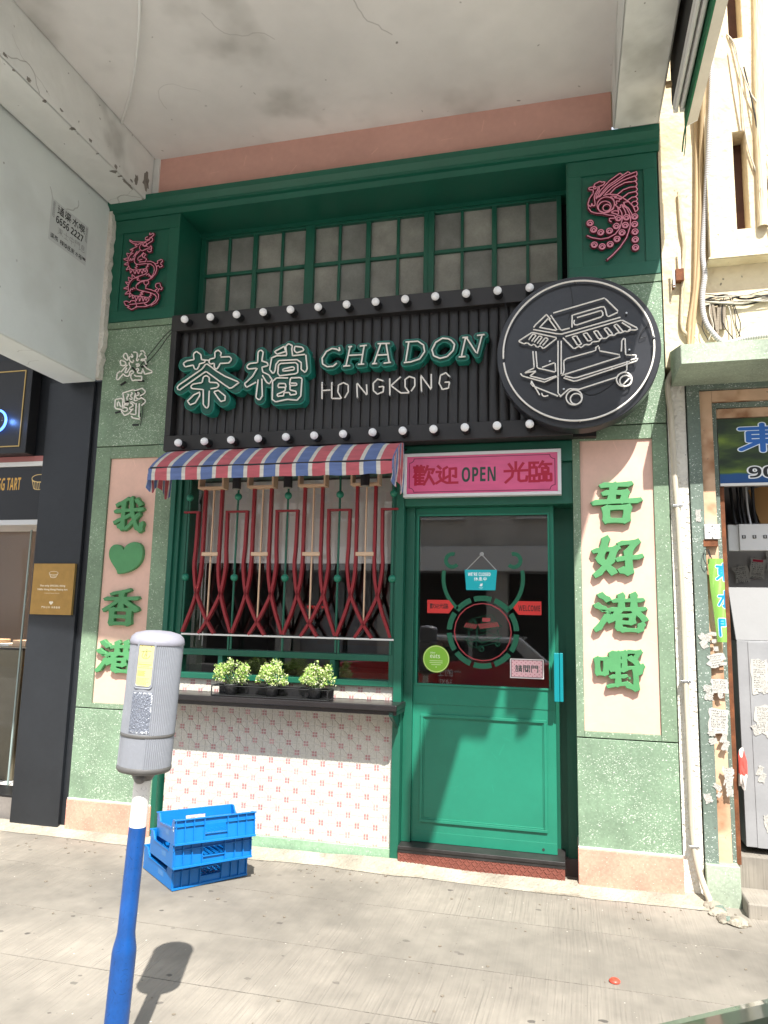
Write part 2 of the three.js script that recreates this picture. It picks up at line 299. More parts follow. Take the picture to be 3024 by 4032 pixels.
// neon strokes, millimetres from the middle of each sign
const CART = [
  '-136,244 167,313 246,218 179,190 166,255 152,260 -24,220 -27,142',
  '4,202 144,235 153,225 152,197 -4,154 -16,165 -12,188',
  '-151,231 -91,129 -40,139',
  '-254,161 -244,176 -177,238 -152,204',
  '-218,158 -166,213 -112,128 -218,158',
  '-257,148 -95,103 254,183',
  '-345,81 -263,130 -113,83 -197,20 -216,40 -234,31 -252,53 -271,46 -293,65 -315,60 -345,78',
  '-285,84 -259,118 -241,108 -267,73',
  '-252,66 -222,103 -204,94 -234,57',
  '-219,48 -186,88 -168,79 -201,41',
  '-80,80 -17,5 9,19 26,11 48,28 76,25 94,43 126,41 141,59 169,57 187,73 218,74 233,86 260,86 275,95 295,89 309,99 347,96 348,108 262,165 -66,87',
  '-26,80 -1,86 27,33 5,27 -26,80',
  '38,94 60,100 88,55 66,49 38,94',
  '99,105 121,109 148,62 127,58 99,105',
  '160,119 179,123 208,81 187,76 160,119',
  '216,134 234,140 268,91 247,87 216,134',
  '262,149 310,111 295,93',
  '-110,63 -114,-273 -96,-289',
  '-91,61 -94,-148',
  '-260,8 -253,-98 -312,-126 -239,-119 -279,-147 -192,-176 -123,-157',
  '-242,6 -235,-100 -126,-134 -129,-72 -206,-98',
  '-335,-128 -324,-145 -192,-192 -120,-161',
  '-269,-179 -273,-206 -114,-284',
  '-269,-183 -222,-271',
  '-211,-260 -200,-280 -171,-277',
  '-91,-156 -76,-133 -79,-68 -61,-53 107,-15 112,11 129,14 129,-17 250,-52 246,-64 -91,-156',
  '-80,-172 -16,-199 346,-93 343,-78 305,-87',
  '-73,-161 -16,-179 301,-94',
  '254,-30 259,38 277,52 278,-54 336,-59 332,-81',
  '284,-93 282,-153 240,-169 226,-187 8,-249 -49,-242 -103,-289',
  'o -21,-297 46',
  'o -10,-307 33',
  'o 274,-213 33',
  'o 266,-203 43',
  '256,-238 295,-199',
];
const CHADON = [
  '-73,145 -68,119 -94,134 -124,140 -163,121 -191,76 -186,37 -154,14 -111,15 -86,35',
  '-9,144 17,144',
  '4,143 -21,9',
  '-39,10 8,11',
  '72,142 119,145',
  '102,144 84,15',
  '63,16 105,16',
  '-7,83 91,82',
  '194,150 277,146',
  '215,149 172,13',
  '160,14 193,13',
  '252,146 276,14',
  '239,12 288,15',
  '196,70 267,69',
  '384,147 466,146 503,118 512,72 480,25 419,8 375,7',
  '405,143 387,15',
  '663,148 627,154 583,129 560,81 572,39 613,19 660,28 699,67 707,107 687,133 663,148',
  '758,148 793,148',
  '778,147 751,18',
  '735,19 778,20',
  '782,149 852,31 883,151',
  '852,155 899,158',
];
const HONGKONG = [
  '-199,-81 -195,-196',
  '-193,-137 -137,-136',
  '-130,-85 -126,-196 -57,-200 -85,-152 -82,-105 -48,-90 -13,-109 -12,-156 -36,-197',
  '53,-198 46,-96 120,-189 114,-113',
  '227,-95 189,-80 160,-107 162,-158 191,-184 229,-170 232,-133 199,-135',
  '275,-193 272,-81',
  '343,-77 282,-131 349,-185 406,-187 377,-145 376,-95 404,-76 441,-91 442,-141 418,-177',
  '487,-181 481,-73 552,-176 550,-69',
  '671,-93 646,-67 611,-81 603,-134 624,-177 663,-171 671,-130 639,-130',
];
const TEA = [
  '-89,197 -98,238 -133,263 -156,245 -149,204 -206,198 -232,181 -216,155 -153,163 -142,140 -124,130 -106,154 -104,169 -68,176 -62,191 -89,200',
  '55,215 60,239 36,260 11,246 13,205 -26,198 -31,180 -17,163 9,165 14,136 31,123 50,146 55,161 121,160 142,183 124,206 59,208',
  '-79,196 -25,189',
  '-267,7 -254,25 -81,130 -54,166 -30,155 32,107 100,65 210,15 157,-21 138,-23 90,10 -47,109 -66,101 -252,-16 -267,7',
  '-65,-21 -148,-9 -160,7 -141,24 -75,30 -67,70 -45,78 -21,61 -19,29 37,23 55,3 40,-14 -6,-18',
  '-62,-21 -55,-129 -30,-158 -14,-144 -15,-33',
  '-90,-38 -135,-57 -179,-98 -157,-127 -118,-114 -88,-66 -90,-38',
  '22,-41 54,-34 109,-77 110,-108 78,-115 58,-92 22,-44',
];
const TEABOX = [
  '-225,178 -71,183',
  '-129,243 -126,149',
  '-18,179 126,185',
  '37,241 34,138',
  '-52,138 -246,6',
  '-52,138 182,-8',
  '-139,6 39,4',
  '-44,62 -30,-149',
  '-99,-53 -158,-111',
  '42,-48 90,-100',
  '-128,187 31,182',
];
const STALL = [
  '340,148 340,222 358,236 378,219 371,158 410,143 418,121 374,112 382,78 427,54 454,18 436,-8 414,3 380,54',
  '378,29 387,-93 367,-122 340,-102 350,25',
  '337,148 283,146 261,126 275,106 339,108 307,52 249,1 266,-25 335,8',
  '531,251 463,219 483,199 545,213 531,251',
  '561,267 543,250 553,185 477,187 443,175 432,93 458,61 473,84 477,126 498,152 629,149 661,126 663,77 691,55 705,81 692,178',
  '686,182 596,179 588,228 590,253 561,267',
  '612,245 607,218 627,198 676,210 662,235 612,245',
  '506,45 493,64 496,119 511,130 617,129 636,112 639,61 624,50 506,42',
  '533,71 529,89 600,100 613,90 607,78 539,74',
  '569,23 485,29 458,6 461,-121 487,-140 573,-127 641,-137 667,-109 671,11 653,21 588,22 583,-20 590,-32 633,-32 633,-17 592,-14',
  '497,-33 505,-12 549,-15 557,-42 500,-39',
  '553,-42 551,-66 496,-87 500,-102 541,-101 546,-78 583,-80 593,-98 633,-95 629,-74 588,-62 587,-32',
];
const STALLBOX = [
  '277,125 404,131',
  '356,221 366,-110',
  '336,99 265,-6',
  '388,71 429,8',
  '482,215 525,233',
  '565,251 568,181',
  '625,232 663,214',
  '457,85 459,170 677,167 687,73',
  '506,118 624,113 626,62 508,60',
  '507,88 625,86',
  '479,11 647,3 652,-120 486,-122 479,11',
  '482,-50 650,-54',
  '564,5 569,-121',
  '524,-16 528,-101',
  '608,-21 612,-105',
];
const GOODS = [
  '-117,219 -120,235 -113,246 -98,248 -88,236 -80,216 -80,196 -88,195 -106,209 -117,219',
  '-126,196 -140,197 -143,183 -137,164 -126,154 -102,155 -93,167 -104,184 -122,191',
  '-54,240 -41,226 -42,211 -56,223 -68,216 -64,193 -49,177 -29,178 -33,191',
  '-81,157 -132,104',
  '-139,114 -162,93 -165,53 -149,46 -110,90 -97,77 -78,69 -61,71 -53,99 -43,108 -26,103 -25,91 -41,83 -43,58 -27,32 -3,34 51,30 48,61 -3,65 -14,75',
  '-66,175 -64,156 -53,143 -59,127 -77,100 -97,99 -83,135',
  '-37,253 -21,253 -3,242 -1,211 -6,193 1,183 14,197',
  '22,258 46,258 65,234',
  '34,243 12,215',
  '59,225 72,209 73,193 38,193 31,187 45,183 66,181 80,149',
  '-8,157 17,157 21,144 -2,142',
  '0,111 -2,120 13,123 19,110 8,101 16,88 46,83 48,102',
  '60,144 87,118 129,96 132,84 74,75 51,117',
  '-101,-60 -18,-40 7,-47 59,-32 86,-55 82,-73 47,-90',
  '-101,-60 -90,-101 -80,-141 -50,-143',
  '-161,-115 -155,-106 -107,-100 -96,-119 -95,-162 -87,-181',
  '-161,-115 -160,-159 -148,-178 -97,-187',
  '-136,-160 -139,-132 -125,-130 -116,-155 -102,-168',
  '8,-66 1,-99 1,-123 29,-123',
  '22,-67 35,-65 33,-83 13,-85 14,-100 35,-114 62,-106 93,-126 91,-144 63,-164',
  '-58,-118 -61,-93 -48,-78 -59,-71',
  '-29,-61 -17,-68 -28,-76 -30,-92 -16,-105 -25,-113 -39,-107',
  '-47,-137 -52,-155 -83,-150 -78,-172 -57,-176 -52,-195 -75,-203 -100,-189 -99,-202 -72,-234 -40,-223 -2,-185',
  '11,-149 -17,-132 -33,-138 -16,-148 -4,-161 -33,-178 -29,-190 -9,-191',
  '19,-144 23,-232 -23,-224',
  '45,-148 51,-249 60,-259',
  '-14,-243 0,-256 58,-268',
];
const DRAGON = [
  '-117,164 -140,154 -155,130 -160,102 -154,72 -138,45 -116,29 -75,21 -28,23 5,25 18,7 12,-12 -11,-22 -67,-35 -103,-47 -125,-67 -137,-91 -138,-117 -129,-146 -110,-170 -82,-187 -24,-197 37,-212 50,-222 43,-240 21,-252 -53,-253',
  '-106,112 -101,89 -86,72 -62,66 -1,66 43,58 68,36 77,10 72,-21 55,-51',
  '7,84 41,80 72,64 91,37 97,8 86,-25 59,-57 26,-70 -34,-73 -59,-90 -71,-110 -66,-130 -41,-145 0,-158 61,-177 96,-195 111,-219 100,-246 68,-271 23,-282 -64,-277',
  '11,-137 59,-151 107,-172 129,-199 128,-230 107,-262 69,-277',
  '-60,85 -2,82',
  '-59,-99 -40,-82 -7,-76',
  '-144,103 -138,125 -126,101 -117,123 -106,106',
  '-69,67 -88,61 -72,48 -94,42 -72,29',
  '26,60 10,50 24,41 1,37 15,26',
  '10,-30 36,-20 34,-42 50,-34 48,-56',
  '-80,-43 -53,-46 -68,-60 -41,-66',
  '-119,-147 -114,-125 -99,-139 -94,-118 -78,-132',
  '-20,-156 0,-161 -30,-168 -5,-180 -35,-183 -14,-198',
  '75,-181 55,-185 69,-196 47,-206 61,-214',
  '11,-253 22,-266 35,-271 26,-282',
  '-151,162 -175,168 -163,141',
  '-160,131 -199,124 -160,105',
  '-159,95 -190,79 -152,69',
  '-149,59 -169,33 -134,38',
  '-137,36 -129,3 -113,27',
  '-106,23 -89,-9 -78,20',
  '-75,20 -59,-12 -48,20',
  '-45,21 -25,-14 -18,22',
  '-14,20 -2,-4 6,17',
  '-84,-37 -113,-11 -111,-40',
  '-113,-46 -145,-30 -134,-66',
  '-136,-76 -166,-66 -140,-97',
  '-141,-104 -177,-118 -135,-129',
  '-134,-139 -163,-165 -117,-166',
  '-120,-169 -125,-193 -96,-180',
  '-95,-184 -93,-209 -74,-192',
  '-71,-195 -61,-231 -47,-198',
  '-40,-198 -31,-237 -17,-200',
  '-10,-204 0,-239 11,-209',
  '14,-210 23,-235 34,-215',
  '-157,278 -128,259 -73,251 -26,245 14,258 19,277',
  '-157,278 -153,265 -120,242 -86,235 -109,228 -87,216 -150,194 -119,190 -144,161',
  '-85,228 -66,239 -39,242',
  '-67,213 -62,190 -40,175 -1,187 33,180 38,163 18,159 4,173',
  '-64,219 -52,234',
  '-9,213 12,198 29,199 28,212 39,195 37,176',
  '-46,243 -40,220 -16,207 0,225 22,238 42,249 40,268 22,278',
  'o -21,227 13',
  '16,316 11,300 47,309 50,296 29,279 13,265 -17,262 -21,279 -2,287',
  '-84,177 -115,132',
  '-61,180 -95,146 -106,106',
  '-26,161 -50,135 -73,118 -68,98 -35,104',
  '83,57 103,58 98,77 131,86 142,73 127,52 145,31 119,25 111,38 95,33',
  '-6,88 3,103 -22,122 -7,143 -31,148 -36,127 -15,112',
  '93,-164 115,-144 98,-133 102,-106 132,-105 141,-134 155,-145 146,-160 128,-149 120,-173',
  '14,-131 16,-113 35,-96 30,-76 0,-73 -5,-92 13,-112',
  '-166,-227 -139,-225 -118,-238 -105,-224 -72,-227 -60,-250 -51,-279 -96,-296 -132,-274 -112,-267 -150,-257 -166,-227',
  '-116,-254 -59,-253',
];
const PHOENIX = [
  '-139,131 -167,138 -164,150 -139,153 -128,173 -97,186 -86,179 -65,178 -76,159 -101,151',
  'o -129,145 8',
  '-141,131 -141,107 -165,73 -174,37 -172,6 -156,-20 -126,-35 -86,-43 -48,-37 -18,-20 -9,13 -13,44 -32,71',
  '-109,152 -112,127 -129,99 -135,75 -130,35 -133,20 -147,21 -149,37 -158,14 -169,27',
  '-101,147 -104,120 -121,95 -124,67',
  'o -64,17 54',
  'o -71,2 40',
  'o -59,-5 23',
  '-122,64 -96,119 -37,182 29,226 45,210',
  '-113,72 -49,147 44,207 81,230 93,214',
  '-102,74 -44,137 61,202 131,223 131,194 114,193 46,173 -17,136 -67,91',
  '-39,87 -1,128 59,156 118,157 132,167 122,193',
  '6,75 45,106 88,119 123,118 132,134 124,155',
  '43,54 79,80 122,85 133,97 124,117',
  '72,29 97,47 121,50 133,64 124,83',
  '93,2 106,16 122,17 132,31 123,47',
  '108,-21 122,-16 133,-3 125,15',
  '123,-53 134,-39 127,-17',
  '-78,83 -45,88 4,78 43,51 77,20 103,-14 118,-58',
  '-9,10 10,-11 14,-48 8,-62 -32,-42 -10,-33 12,-39',
  '-80,-45 -48,-58 -16,-65 -8,-76 -11,-84 -41,-82 -44,-95 -30,-109',
  '-26,73 9,65 -13,59 40,46 19,39 24,30 0,33 5,14 -6,9',
  '75,20 45,18 53,2 26,2 31,-14 10,-11',
  '37,-2 63,-21 80,-62 87,-100 81,-159 58,-228 16,-289 -28,-335 -63,-364',
  '50,-1 76,-26 94,-64 96,-74',
  '17,-18 33,-50 37,-93 19,-157 -8,-193 -52,-215 -100,-219 -151,-204 -184,-185',
  '39,-9 54,-41 59,-63',
  'o 13,-87 18',
  'o 13,-92 10',
  'o 61,-87 18',
  'o 61,-91 10',
  'o 112,-88 18',
  'o 112,-92 10',
  'o 110,-141 18',
  'o 110,-146 10',
  'o 111,-192 18',
  'o 111,-197 10',
  'o 111,-246 18',
  'o 111,-250 10',
  'o 111,-300 18',
  'o 111,-304 10',
  'o 53,-140 18',
  'o 53,-145 10',
  'o 32,-189 18',
  'o 32,-193 10',
  'o 0,-230 18',
  'o 0,-234 10',
  'o -43,-261 18',
  'o -43,-265 10',
  'o -92,-271 18',
  'o -92,-275 10',
  'o -141,-253 18',
  'o -142,-257 10',
  'o -2,-140 18',
  'o -2,-144 10',
  'o -45,-168 18',
  'o -45,-172 10',
  'o -99,-172 18',
  'o -99,-176 10',
  'o -142,-147 19',
  'o -142,-151 10',
  'o -164,-99 19',
  'o -164,-103 10',
];

// ---------------------------------------------------------------- materials
const GREEN = [22, 92, 72];
const M = {
  green: std({ ...tinted(GREEN, { s: 2, amount: 0.05, scuffs: 26, size: 1.4 }), roughness: 0.42, bumpMap: grain, bumpScale: 0.0006 }),
  greenDoor: std({ ...tinted([32, 122, 97], { s: 3, amount: 0.05, scuffs: 30, size: 1.6 }), roughness: 0.38, bumpMap: grain, bumpScale: 0.0005 }),
  terrazzo: terrazzo([121, 144, 119], ['#e6eadd', '#d6dfce', '#c4d0bc'], { s: 4, n: 10500, min: 1.5, max: 4.6, patch: 2.0 }),
  terrazzoPlain: terrazzo([121, 143, 117], ['#e6eadd', '#d0dac6'], { s: 14, n: 4200, min: 1.6, max: 4.6, patch: 1.2 }),
  plinth: terrazzo([208, 146, 126], ['#f1ddcd', '#e6cab8'], { s: 5, n: 2600, max: 4, patch: 0.8, dark: 0.06 }),
  terrazzoDark: terrazzo([104, 118, 107], ['#e3e6de', '#c9d0c8', '#f2f2ee'], { s: 6, n: 9000, max: 5, patch: 0.9, dark: 0.08 }),
  ledge: terrazzo([156, 168, 148], ['#eef0e4', '#d8dfcf'], { s: 16, n: 6500, max: 3.6, patch: 1.0, dark: 0.05 }),
  pink: std({ ...tinted([222, 182, 164], { s: 7, amount: 0.025, scuffs: 8, size: 1.2 }), roughness: 0.7 }),
  pinkWall: std({ ...tinted([206, 160, 146], { s: 8, amount: 0.05, scuffs: 12, size: 1.8, scuff: '#8a5b4c' }), roughness: 0.9, bumpMap: grain, bumpScale: 0.001 }),
  ceiling: plaster([232, 230, 226], [176, 174, 168], { s: 9, size: 3.1, spots: 44, cracks: 7, amount: 0.06, stains: 0.62, bump: 0.003 }),
  beam: plaster([226, 227, 222], [166, 166, 160], { s: 10, size: 2.3, spots: 60, cracks: 9, amount: 0.07, stains: 0.6, bump: 0.006 }),
  hanging: plaster([218, 224, 220], [190, 194, 188], { s: 11, size: 2.6, spots: 26, cracks: 5, amount: 0.035, stains: 0.35, bump: 0.003 }),
  cream: plaster([226, 210, 178], [176, 150, 112], { s: 12, size: 2.2, spots: 90, cracks: 12, amount: 0.06, stains: 0.35, bump: 0.008, rough: 60 }),
  rough: plaster([222, 217, 205], [168, 160, 144], { s: 13, size: 1.1, spots: 60, cracks: 0, amount: 0.1, stains: 0.4, bump: 0.012, rough: 90 }),
  brown: plaster([214, 178, 146], [140, 96, 66], { s: 15, size: 1.3, spots: 120, cracks: 8, amount: 0.1, stains: 0.8, bump: 0.004 }),
  blackPaint: std({ ...tinted([34, 37, 41], { s: 17, amount: 0.14, scuffs: 220, size: 1.7, px: 1024, alpha: 0.16 }), roughness: 0.4, bumpMap: grain, bumpScale: 0.0008 }),
  black: std({ color: C(0.012, 0.012, 0.013), roughness: 0.45 }),
  sign: std({ ...tinted([40, 38, 38], { s: 18, amount: 0.16, scuffs: 90, size: 0.9, scuff: '#b9b0a2', alpha: 0.1 }), roughness: 0.42 }),
  disc: std({ ...tinted([44, 45, 49], { s: 19, amount: 0.1, scuffs: 120, size: 0.95, scuff: '#c9ccd2', alpha: 0.12 }), roughness: 0.28 }),
  glass: phys({ color: 0xffffff, transmission: 1, roughness: 0.015, ior: 2, thickness: 0 }),
  frost: std({ ...tinted([140, 140, 132], { s: 20, amount: 0.06, scuffs: 30, size: 0.8 }), roughness: 0.55 }),
  neonTube: phys({ color: C(0.86, 0.82, 0.75), roughness: 0.25, clearcoat: 0.6 }),
  pinkTube: phys({ color: C(0.78, 0.28, 0.38), roughness: 0.2, clearcoat: 0.6 }),
  maroon: phys({ color: C(0.1, 0.012, 0.026), roughness: 0.2 }),
  letterFace: std({ color: C(0.006, 0.085, 0.062), roughness: 0.4 }),
  letterSide: std({ color: C(0.014, 0.23, 0.175), roughness: 0.35 }),
  inkGreen: std({ ...tinted([78, 142, 90], { s: 21, amount: 0.03, scuffs: 4, size: 0.5 }), roughness: 0.55 }),
  red: std({ color: C(0.25, 0.014, 0.02), roughness: 0.45 }),
  wood: std({ color: C(0.62, 0.43, 0.28), roughness: 0.6 }),
  steel: phys({ color: C(0.55, 0.55, 0.54), metalness: 0.9, roughness: 0.35 }),
  alu: std({ color: C(0.6, 0.6, 0.6), roughness: 0.4, metalness: 0.3 }),
  white: std({ color: C(0.74, 0.73, 0.7), roughness: 0.5 }),
  rubber: std({ color: C(0.02, 0.02, 0.02), roughness: 0.8 }),
  dark: std({ color: C(0.03, 0.028, 0.026), roughness: 0.9 }),
  pipe: std({ ...tinted([196, 187, 168], { s: 22, amount: 0.12, scuffs: 60, size: 0.6, scuff: '#6a5b48', alpha: 0.3 }), roughness: 0.6 }),
  rust: std({ ...tinted([112, 66, 38], { s: 23, amount: 0.4, scuffs: 120, size: 0.35, scuff: '#3c2416', alpha: 0.4 }), roughness: 0.85 }),
  greyMetal: std({ ...tinted([150, 150, 151], { s: 24, amount: 0.05, scuffs: 50, size: 0.7 }), roughness: 0.45 }),
  teal: std({ color: C(0.003, 0.21, 0.235), roughness: 0.35 }),
};

// ---------------------------------------------------------------- ground
const pavementMat = (() => {
  const f = fbm(5, 40, 6), h = fbm(40, 41, 4), q = fbm(4, 43, 5), l = fbm(3, 47, 4), px = 2048, st = noise(520, 44), st2 = noise(230, 45);
  const rib = (u, v) => { const w = u + (l(v * 1, u) - 0.5) * 0.012; return 0.65 * st(w, v * 0.03) + 0.35 * st2(w, v * 0.05); };
  const worn = (u, v) => step(q(u, v), 0.36, 0.56);
  const [c, g] = pixels(px, px, (u, v) => {
    const k = 0.84 + 0.32 * f(u, v) + (h(u, v) - 0.5) * 0.16 + (rib(u, v) - 0.5) * 0.08 * (1 - 0.8 * worn(u, v)) - 0.07 * step(rib(u, v), 0.55, 0.8) * step(h(u, v), 0.35, 0.62) * (1 - 0.85 * worn(u, v)), b = mix([140, 133, 122], [128, 122, 112], worn(u, v));
    return b.map((x) => clamp(x * k, 0, 255));
  });
  seed = 4242;
  for (let i = 0; i < 95; i++) { g.globalAlpha = rr(0.35, 0.85); g.fillStyle = rnd() < 0.8 ? '#4b4742' : '#6b665e'; const x = rnd() * px, y = rnd() * px, r = rr(3, 11); g.beginPath(); for (let k = 0; k < 9; k++) { const a = k * 0.7, R = r * rr(0.6, 1.1); g.lineTo(x + Math.cos(a) * R * 1.3, y + Math.sin(a) * R * 0.9); } g.fill(); }
  for (let i = 0; i < 420; i++) { g.globalAlpha = rr(0.3, 0.9); g.fillStyle = rnd() < 0.5 ? '#e8e2d4' : '#554f47'; g.beginPath(); g.arc(rnd() * px, rnd() * px, rr(0.7, 2.6), 0, 6.3); g.fill(); }
  const [bc] = pixels(px, px, (u, v) => { const t = (rib(u, v) * (1 - 0.75 * worn(u, v)) * 0.8 + h(u, v) * 0.3) * 230; return [t, t, t]; });
  return std({ map: tex(c, [3.2, 3.2]), bumpMap: tex(bc, [3.2, 3.2], false), bumpScale: 0.0065, roughness: 0.9 });
})();
const limeMat = plaster([162, 154, 138], [112, 104, 92], { s: 50, size: 0.9, spots: 120, cracks: 4, amount: 0.2, stains: 0.9, bump: 0.01, rough: 50 });
{
  const g = new THREE.Group(); g.name = 'pavement'; g.userData.kind = 'structure'; scene.add(g);
  const zs = [-0.3, 0.586, 1.148, 1.625, 2.1, 2.6, 3.0], xs = [-12, 12];
  for (let i = 0; i + 1 < zs.length; i++) for (let j = 0; j + 1 < xs.length; j++) {
    const s = box(xs[j], xs[j + 1], -0.16, 0.0005 * ((i * 3 + j * 5) % 3), zs[i] + 0.0016, zs[i + 1] - 0.0016, 0.0015);
        mesh('paving_slab', s, pavementMat, g);
  }
  mesh('joint_filler', box(-12, 12, -0.17, -0.006, -0.3, 3.0), std({ color: C(0.2, 0.185, 0.16), roughness: 1 }), g);
  // cement fillet trowelled along the foot of the shop fronts, uneven along its length
  const f = fbm(9, 60, 3), N = 160, P = [], I = [];
  for (let i = 0; i <= N; i++) { const x = lerp(-4.6, 0.72, i / N), w = 0.01 + 0.1 * f(i / N, 0.3); for (const [z, y] of [[-0.02, 0.05], [0.025 + w * 0.2, 0.026], [0.03 + w * 0.55, 0.012], [0.05 + w, 0.0032]]) P.push(x, y * (0.55 + 0.7 * f(i / N, 0.7)), z); }
  for (let i = 0; i < N; i++) for (let k = 0; k < 3; k++) { const a = i * 4 + k; I.push(a, a + 1, a + 4, a + 1, a + 5, a + 4); }
  const fg = new THREE.BufferGeometry(); fg.setAttribute('position', new THREE.Float32BufferAttribute(P, 3)); fg.setIndex(I); fg.computeVertexNormals(); metre(fg);
  mesh('cement_fillet', fg, limeMat, g);
  mesh('kerb', box(-12, 12, -0.2, 0.002, 3.003, 3.15, 0.01), std({ ...tinted([150, 146, 138], { s: 61, amount: 0.12, size: 1.1 }), roughness: 0.9 }), g);
  structure('road', box(-60, 60, -0.4, -0.14, 3.153, 13.4), std({ ...tinted([168, 165, 160], { s: 62, amount: 0.25, scuffs: 400, size: 1.5, scuff: '#9a9893' }), roughness: 0.95, bumpMap: grain, bumpScale: 0.004 }));
  structure('far_pavement', box(-60, 60, -0.4, 0.0, 13.403, 15.9), pavementMat);
  structure('ground', box(-90, 90, -0.6, -0.41, -40, 70), std({ color: C(0.12, 0.11, 0.1), roughness: 1 }));
}

// ---------------------------------------------------------------- tenement block over the arcade
{
  const t = thing('tenement_building', 'white plastered upper floor overhanging the shop fronts, with deep beams', 'building');
  const zEdge = (x) => 2.51 + 0.065 * (x + 2.32);
  const plan = (x0, x1, z0, y0, y1) => { const g = new THREE.ExtrudeGeometry(shapeOf([[x0, -z0], [x1, -z0], [x1, -zEdge(x1)], [x0, -zEdge(x0)]]), { depth: y1 - y0, bevelEnabled: false }); return metre(place(g, 0, y0, 0, -Math.PI / 2, 0, 0)); };
  mesh('ceiling', plan(-3.1, 0.33, -0.04, 5.05, 5.2), M.ceiling, t);
  mesh('upper_wall', plan(-9, 0.6, -0.6, 5.204, 11), M.cream, t);
  // left beam, its edge broken where the plaster has come away
  mesh('beam', box(-3.42, -3.105, 4.66, 5.2, 0.004, 2.44, 0.012), M.beam, t);
  mesh('beam', box(0.317, 0.6, 4.69, 5.2, 0.096, 2.55, 0.012), M.beam, t);
  mesh('beam_end', box(0.33, 0.44, 4.69, 5.2, 2.553, 3.13, 0.01), M.beam, t);
  mesh('hanging_wall', box(-3.73, -3.436, 3.24, 5.2, 0.05, 2.45, 0.012), M.hanging, t);
  mesh('plaster_pier', box(-3.2, -3.06, 4.69, 5.05, -0.05, 0.002), M.beam, t);
  // rough strip of old plaster at the inner edge of the hanging wall
  const pts = []; seed = 77; for (let i = 0; i <= 26; i++) pts.push([-3.405 + rr(-0.012, 0.012), 4.62 - i * 0.052]); for (let i = 26; i >= 0; i--) pts.push([-3.46, 4.62 - i * 0.052]);
  mesh('plaster_strip', metre(place(prism(pts, 0.05, 0.004), 0, 0, 0.005)), M.rough, t);
  mesh('ceiling', box(-9, -3.74, 4.9, 5.2, -0.5, 2.4), M.ceiling, t, 'ceiling over the neighbouring pastry shop');
  // flaked patches: bare cement showing through the paint
  const flake = (cx, cy, w, h, s) => { seed = s; const p = []; for (let i = 0; i < 16; i++) { const a = i / 16 * 6.283, k = rr(0.5, 1); p.push([cx + Math.cos(a) * w * k, cy + Math.sin(a) * h * k]); } return prism(p, 0.003); };
  const bare = plaster([138, 134, 126], [92, 88, 82], { s: 55, size: 0.4, spots: 50, cracks: 2, amount: 0.2, stains: 0.6 });
  mesh('flaked_patch', metre(place(flake(0, 0, 0.05, 0.1, 5), -3.104, 4.80, 0.10, 0, Math.PI / 2, 0)), bare, t);
  mesh('flaked_patch', metre(place(flake(0, 0, 0.025, 0.05, 6), -3.1045, 4.735, 0.22, 0, Math.PI / 2, 0)), bare, t);
  mesh('flaked_patch', metre(place(flake(0, 0, 0.035, 0.022, 8), -3.13, 4.6592, 0.45, -Math.PI / 2, 0, 0.6)), bare, t);
  seed = 66; for (let i = 0; i < 16; i++) { const z = 0.12 + i * 0.13 + rr(-0.05, 0.05); mesh('flaked_patch', metre(place(flake(0, 0, rr(0.008, 0.03), rr(0.006, 0.02), 20 + i), i % 2 ? -3.104 : -3.118, i % 2 ? 4.675 + rr(0, 0.02) : 4.6592, z, i % 2 ? 0 : Math.PI / 2, i % 2 ? Math.PI / 2 : 0, 0)), bare, t); }
  mesh('flaked_patch', metre(place(flake(0, 0, 0.015, 0.09, 9), -3.12, 4.6592, 0.3, Math.PI / 2, 0, 0)), bare, t);
}
tag(mesh('hanging_cable', tube([[-2.34, 5.046, 1.4], [-2.5, 5.0, 1.16], [-2.78, 5.0, 0.8], [-3.06, 5.03, 0.49], [-3.095, 5.04, 0.45]], 0.009, { smooth: 1 }), std({ color: C(0.85, 0.85, 0.82), roughness: 0.5 })), 'thin white cable sagging across the pale ceiling', 'cable');

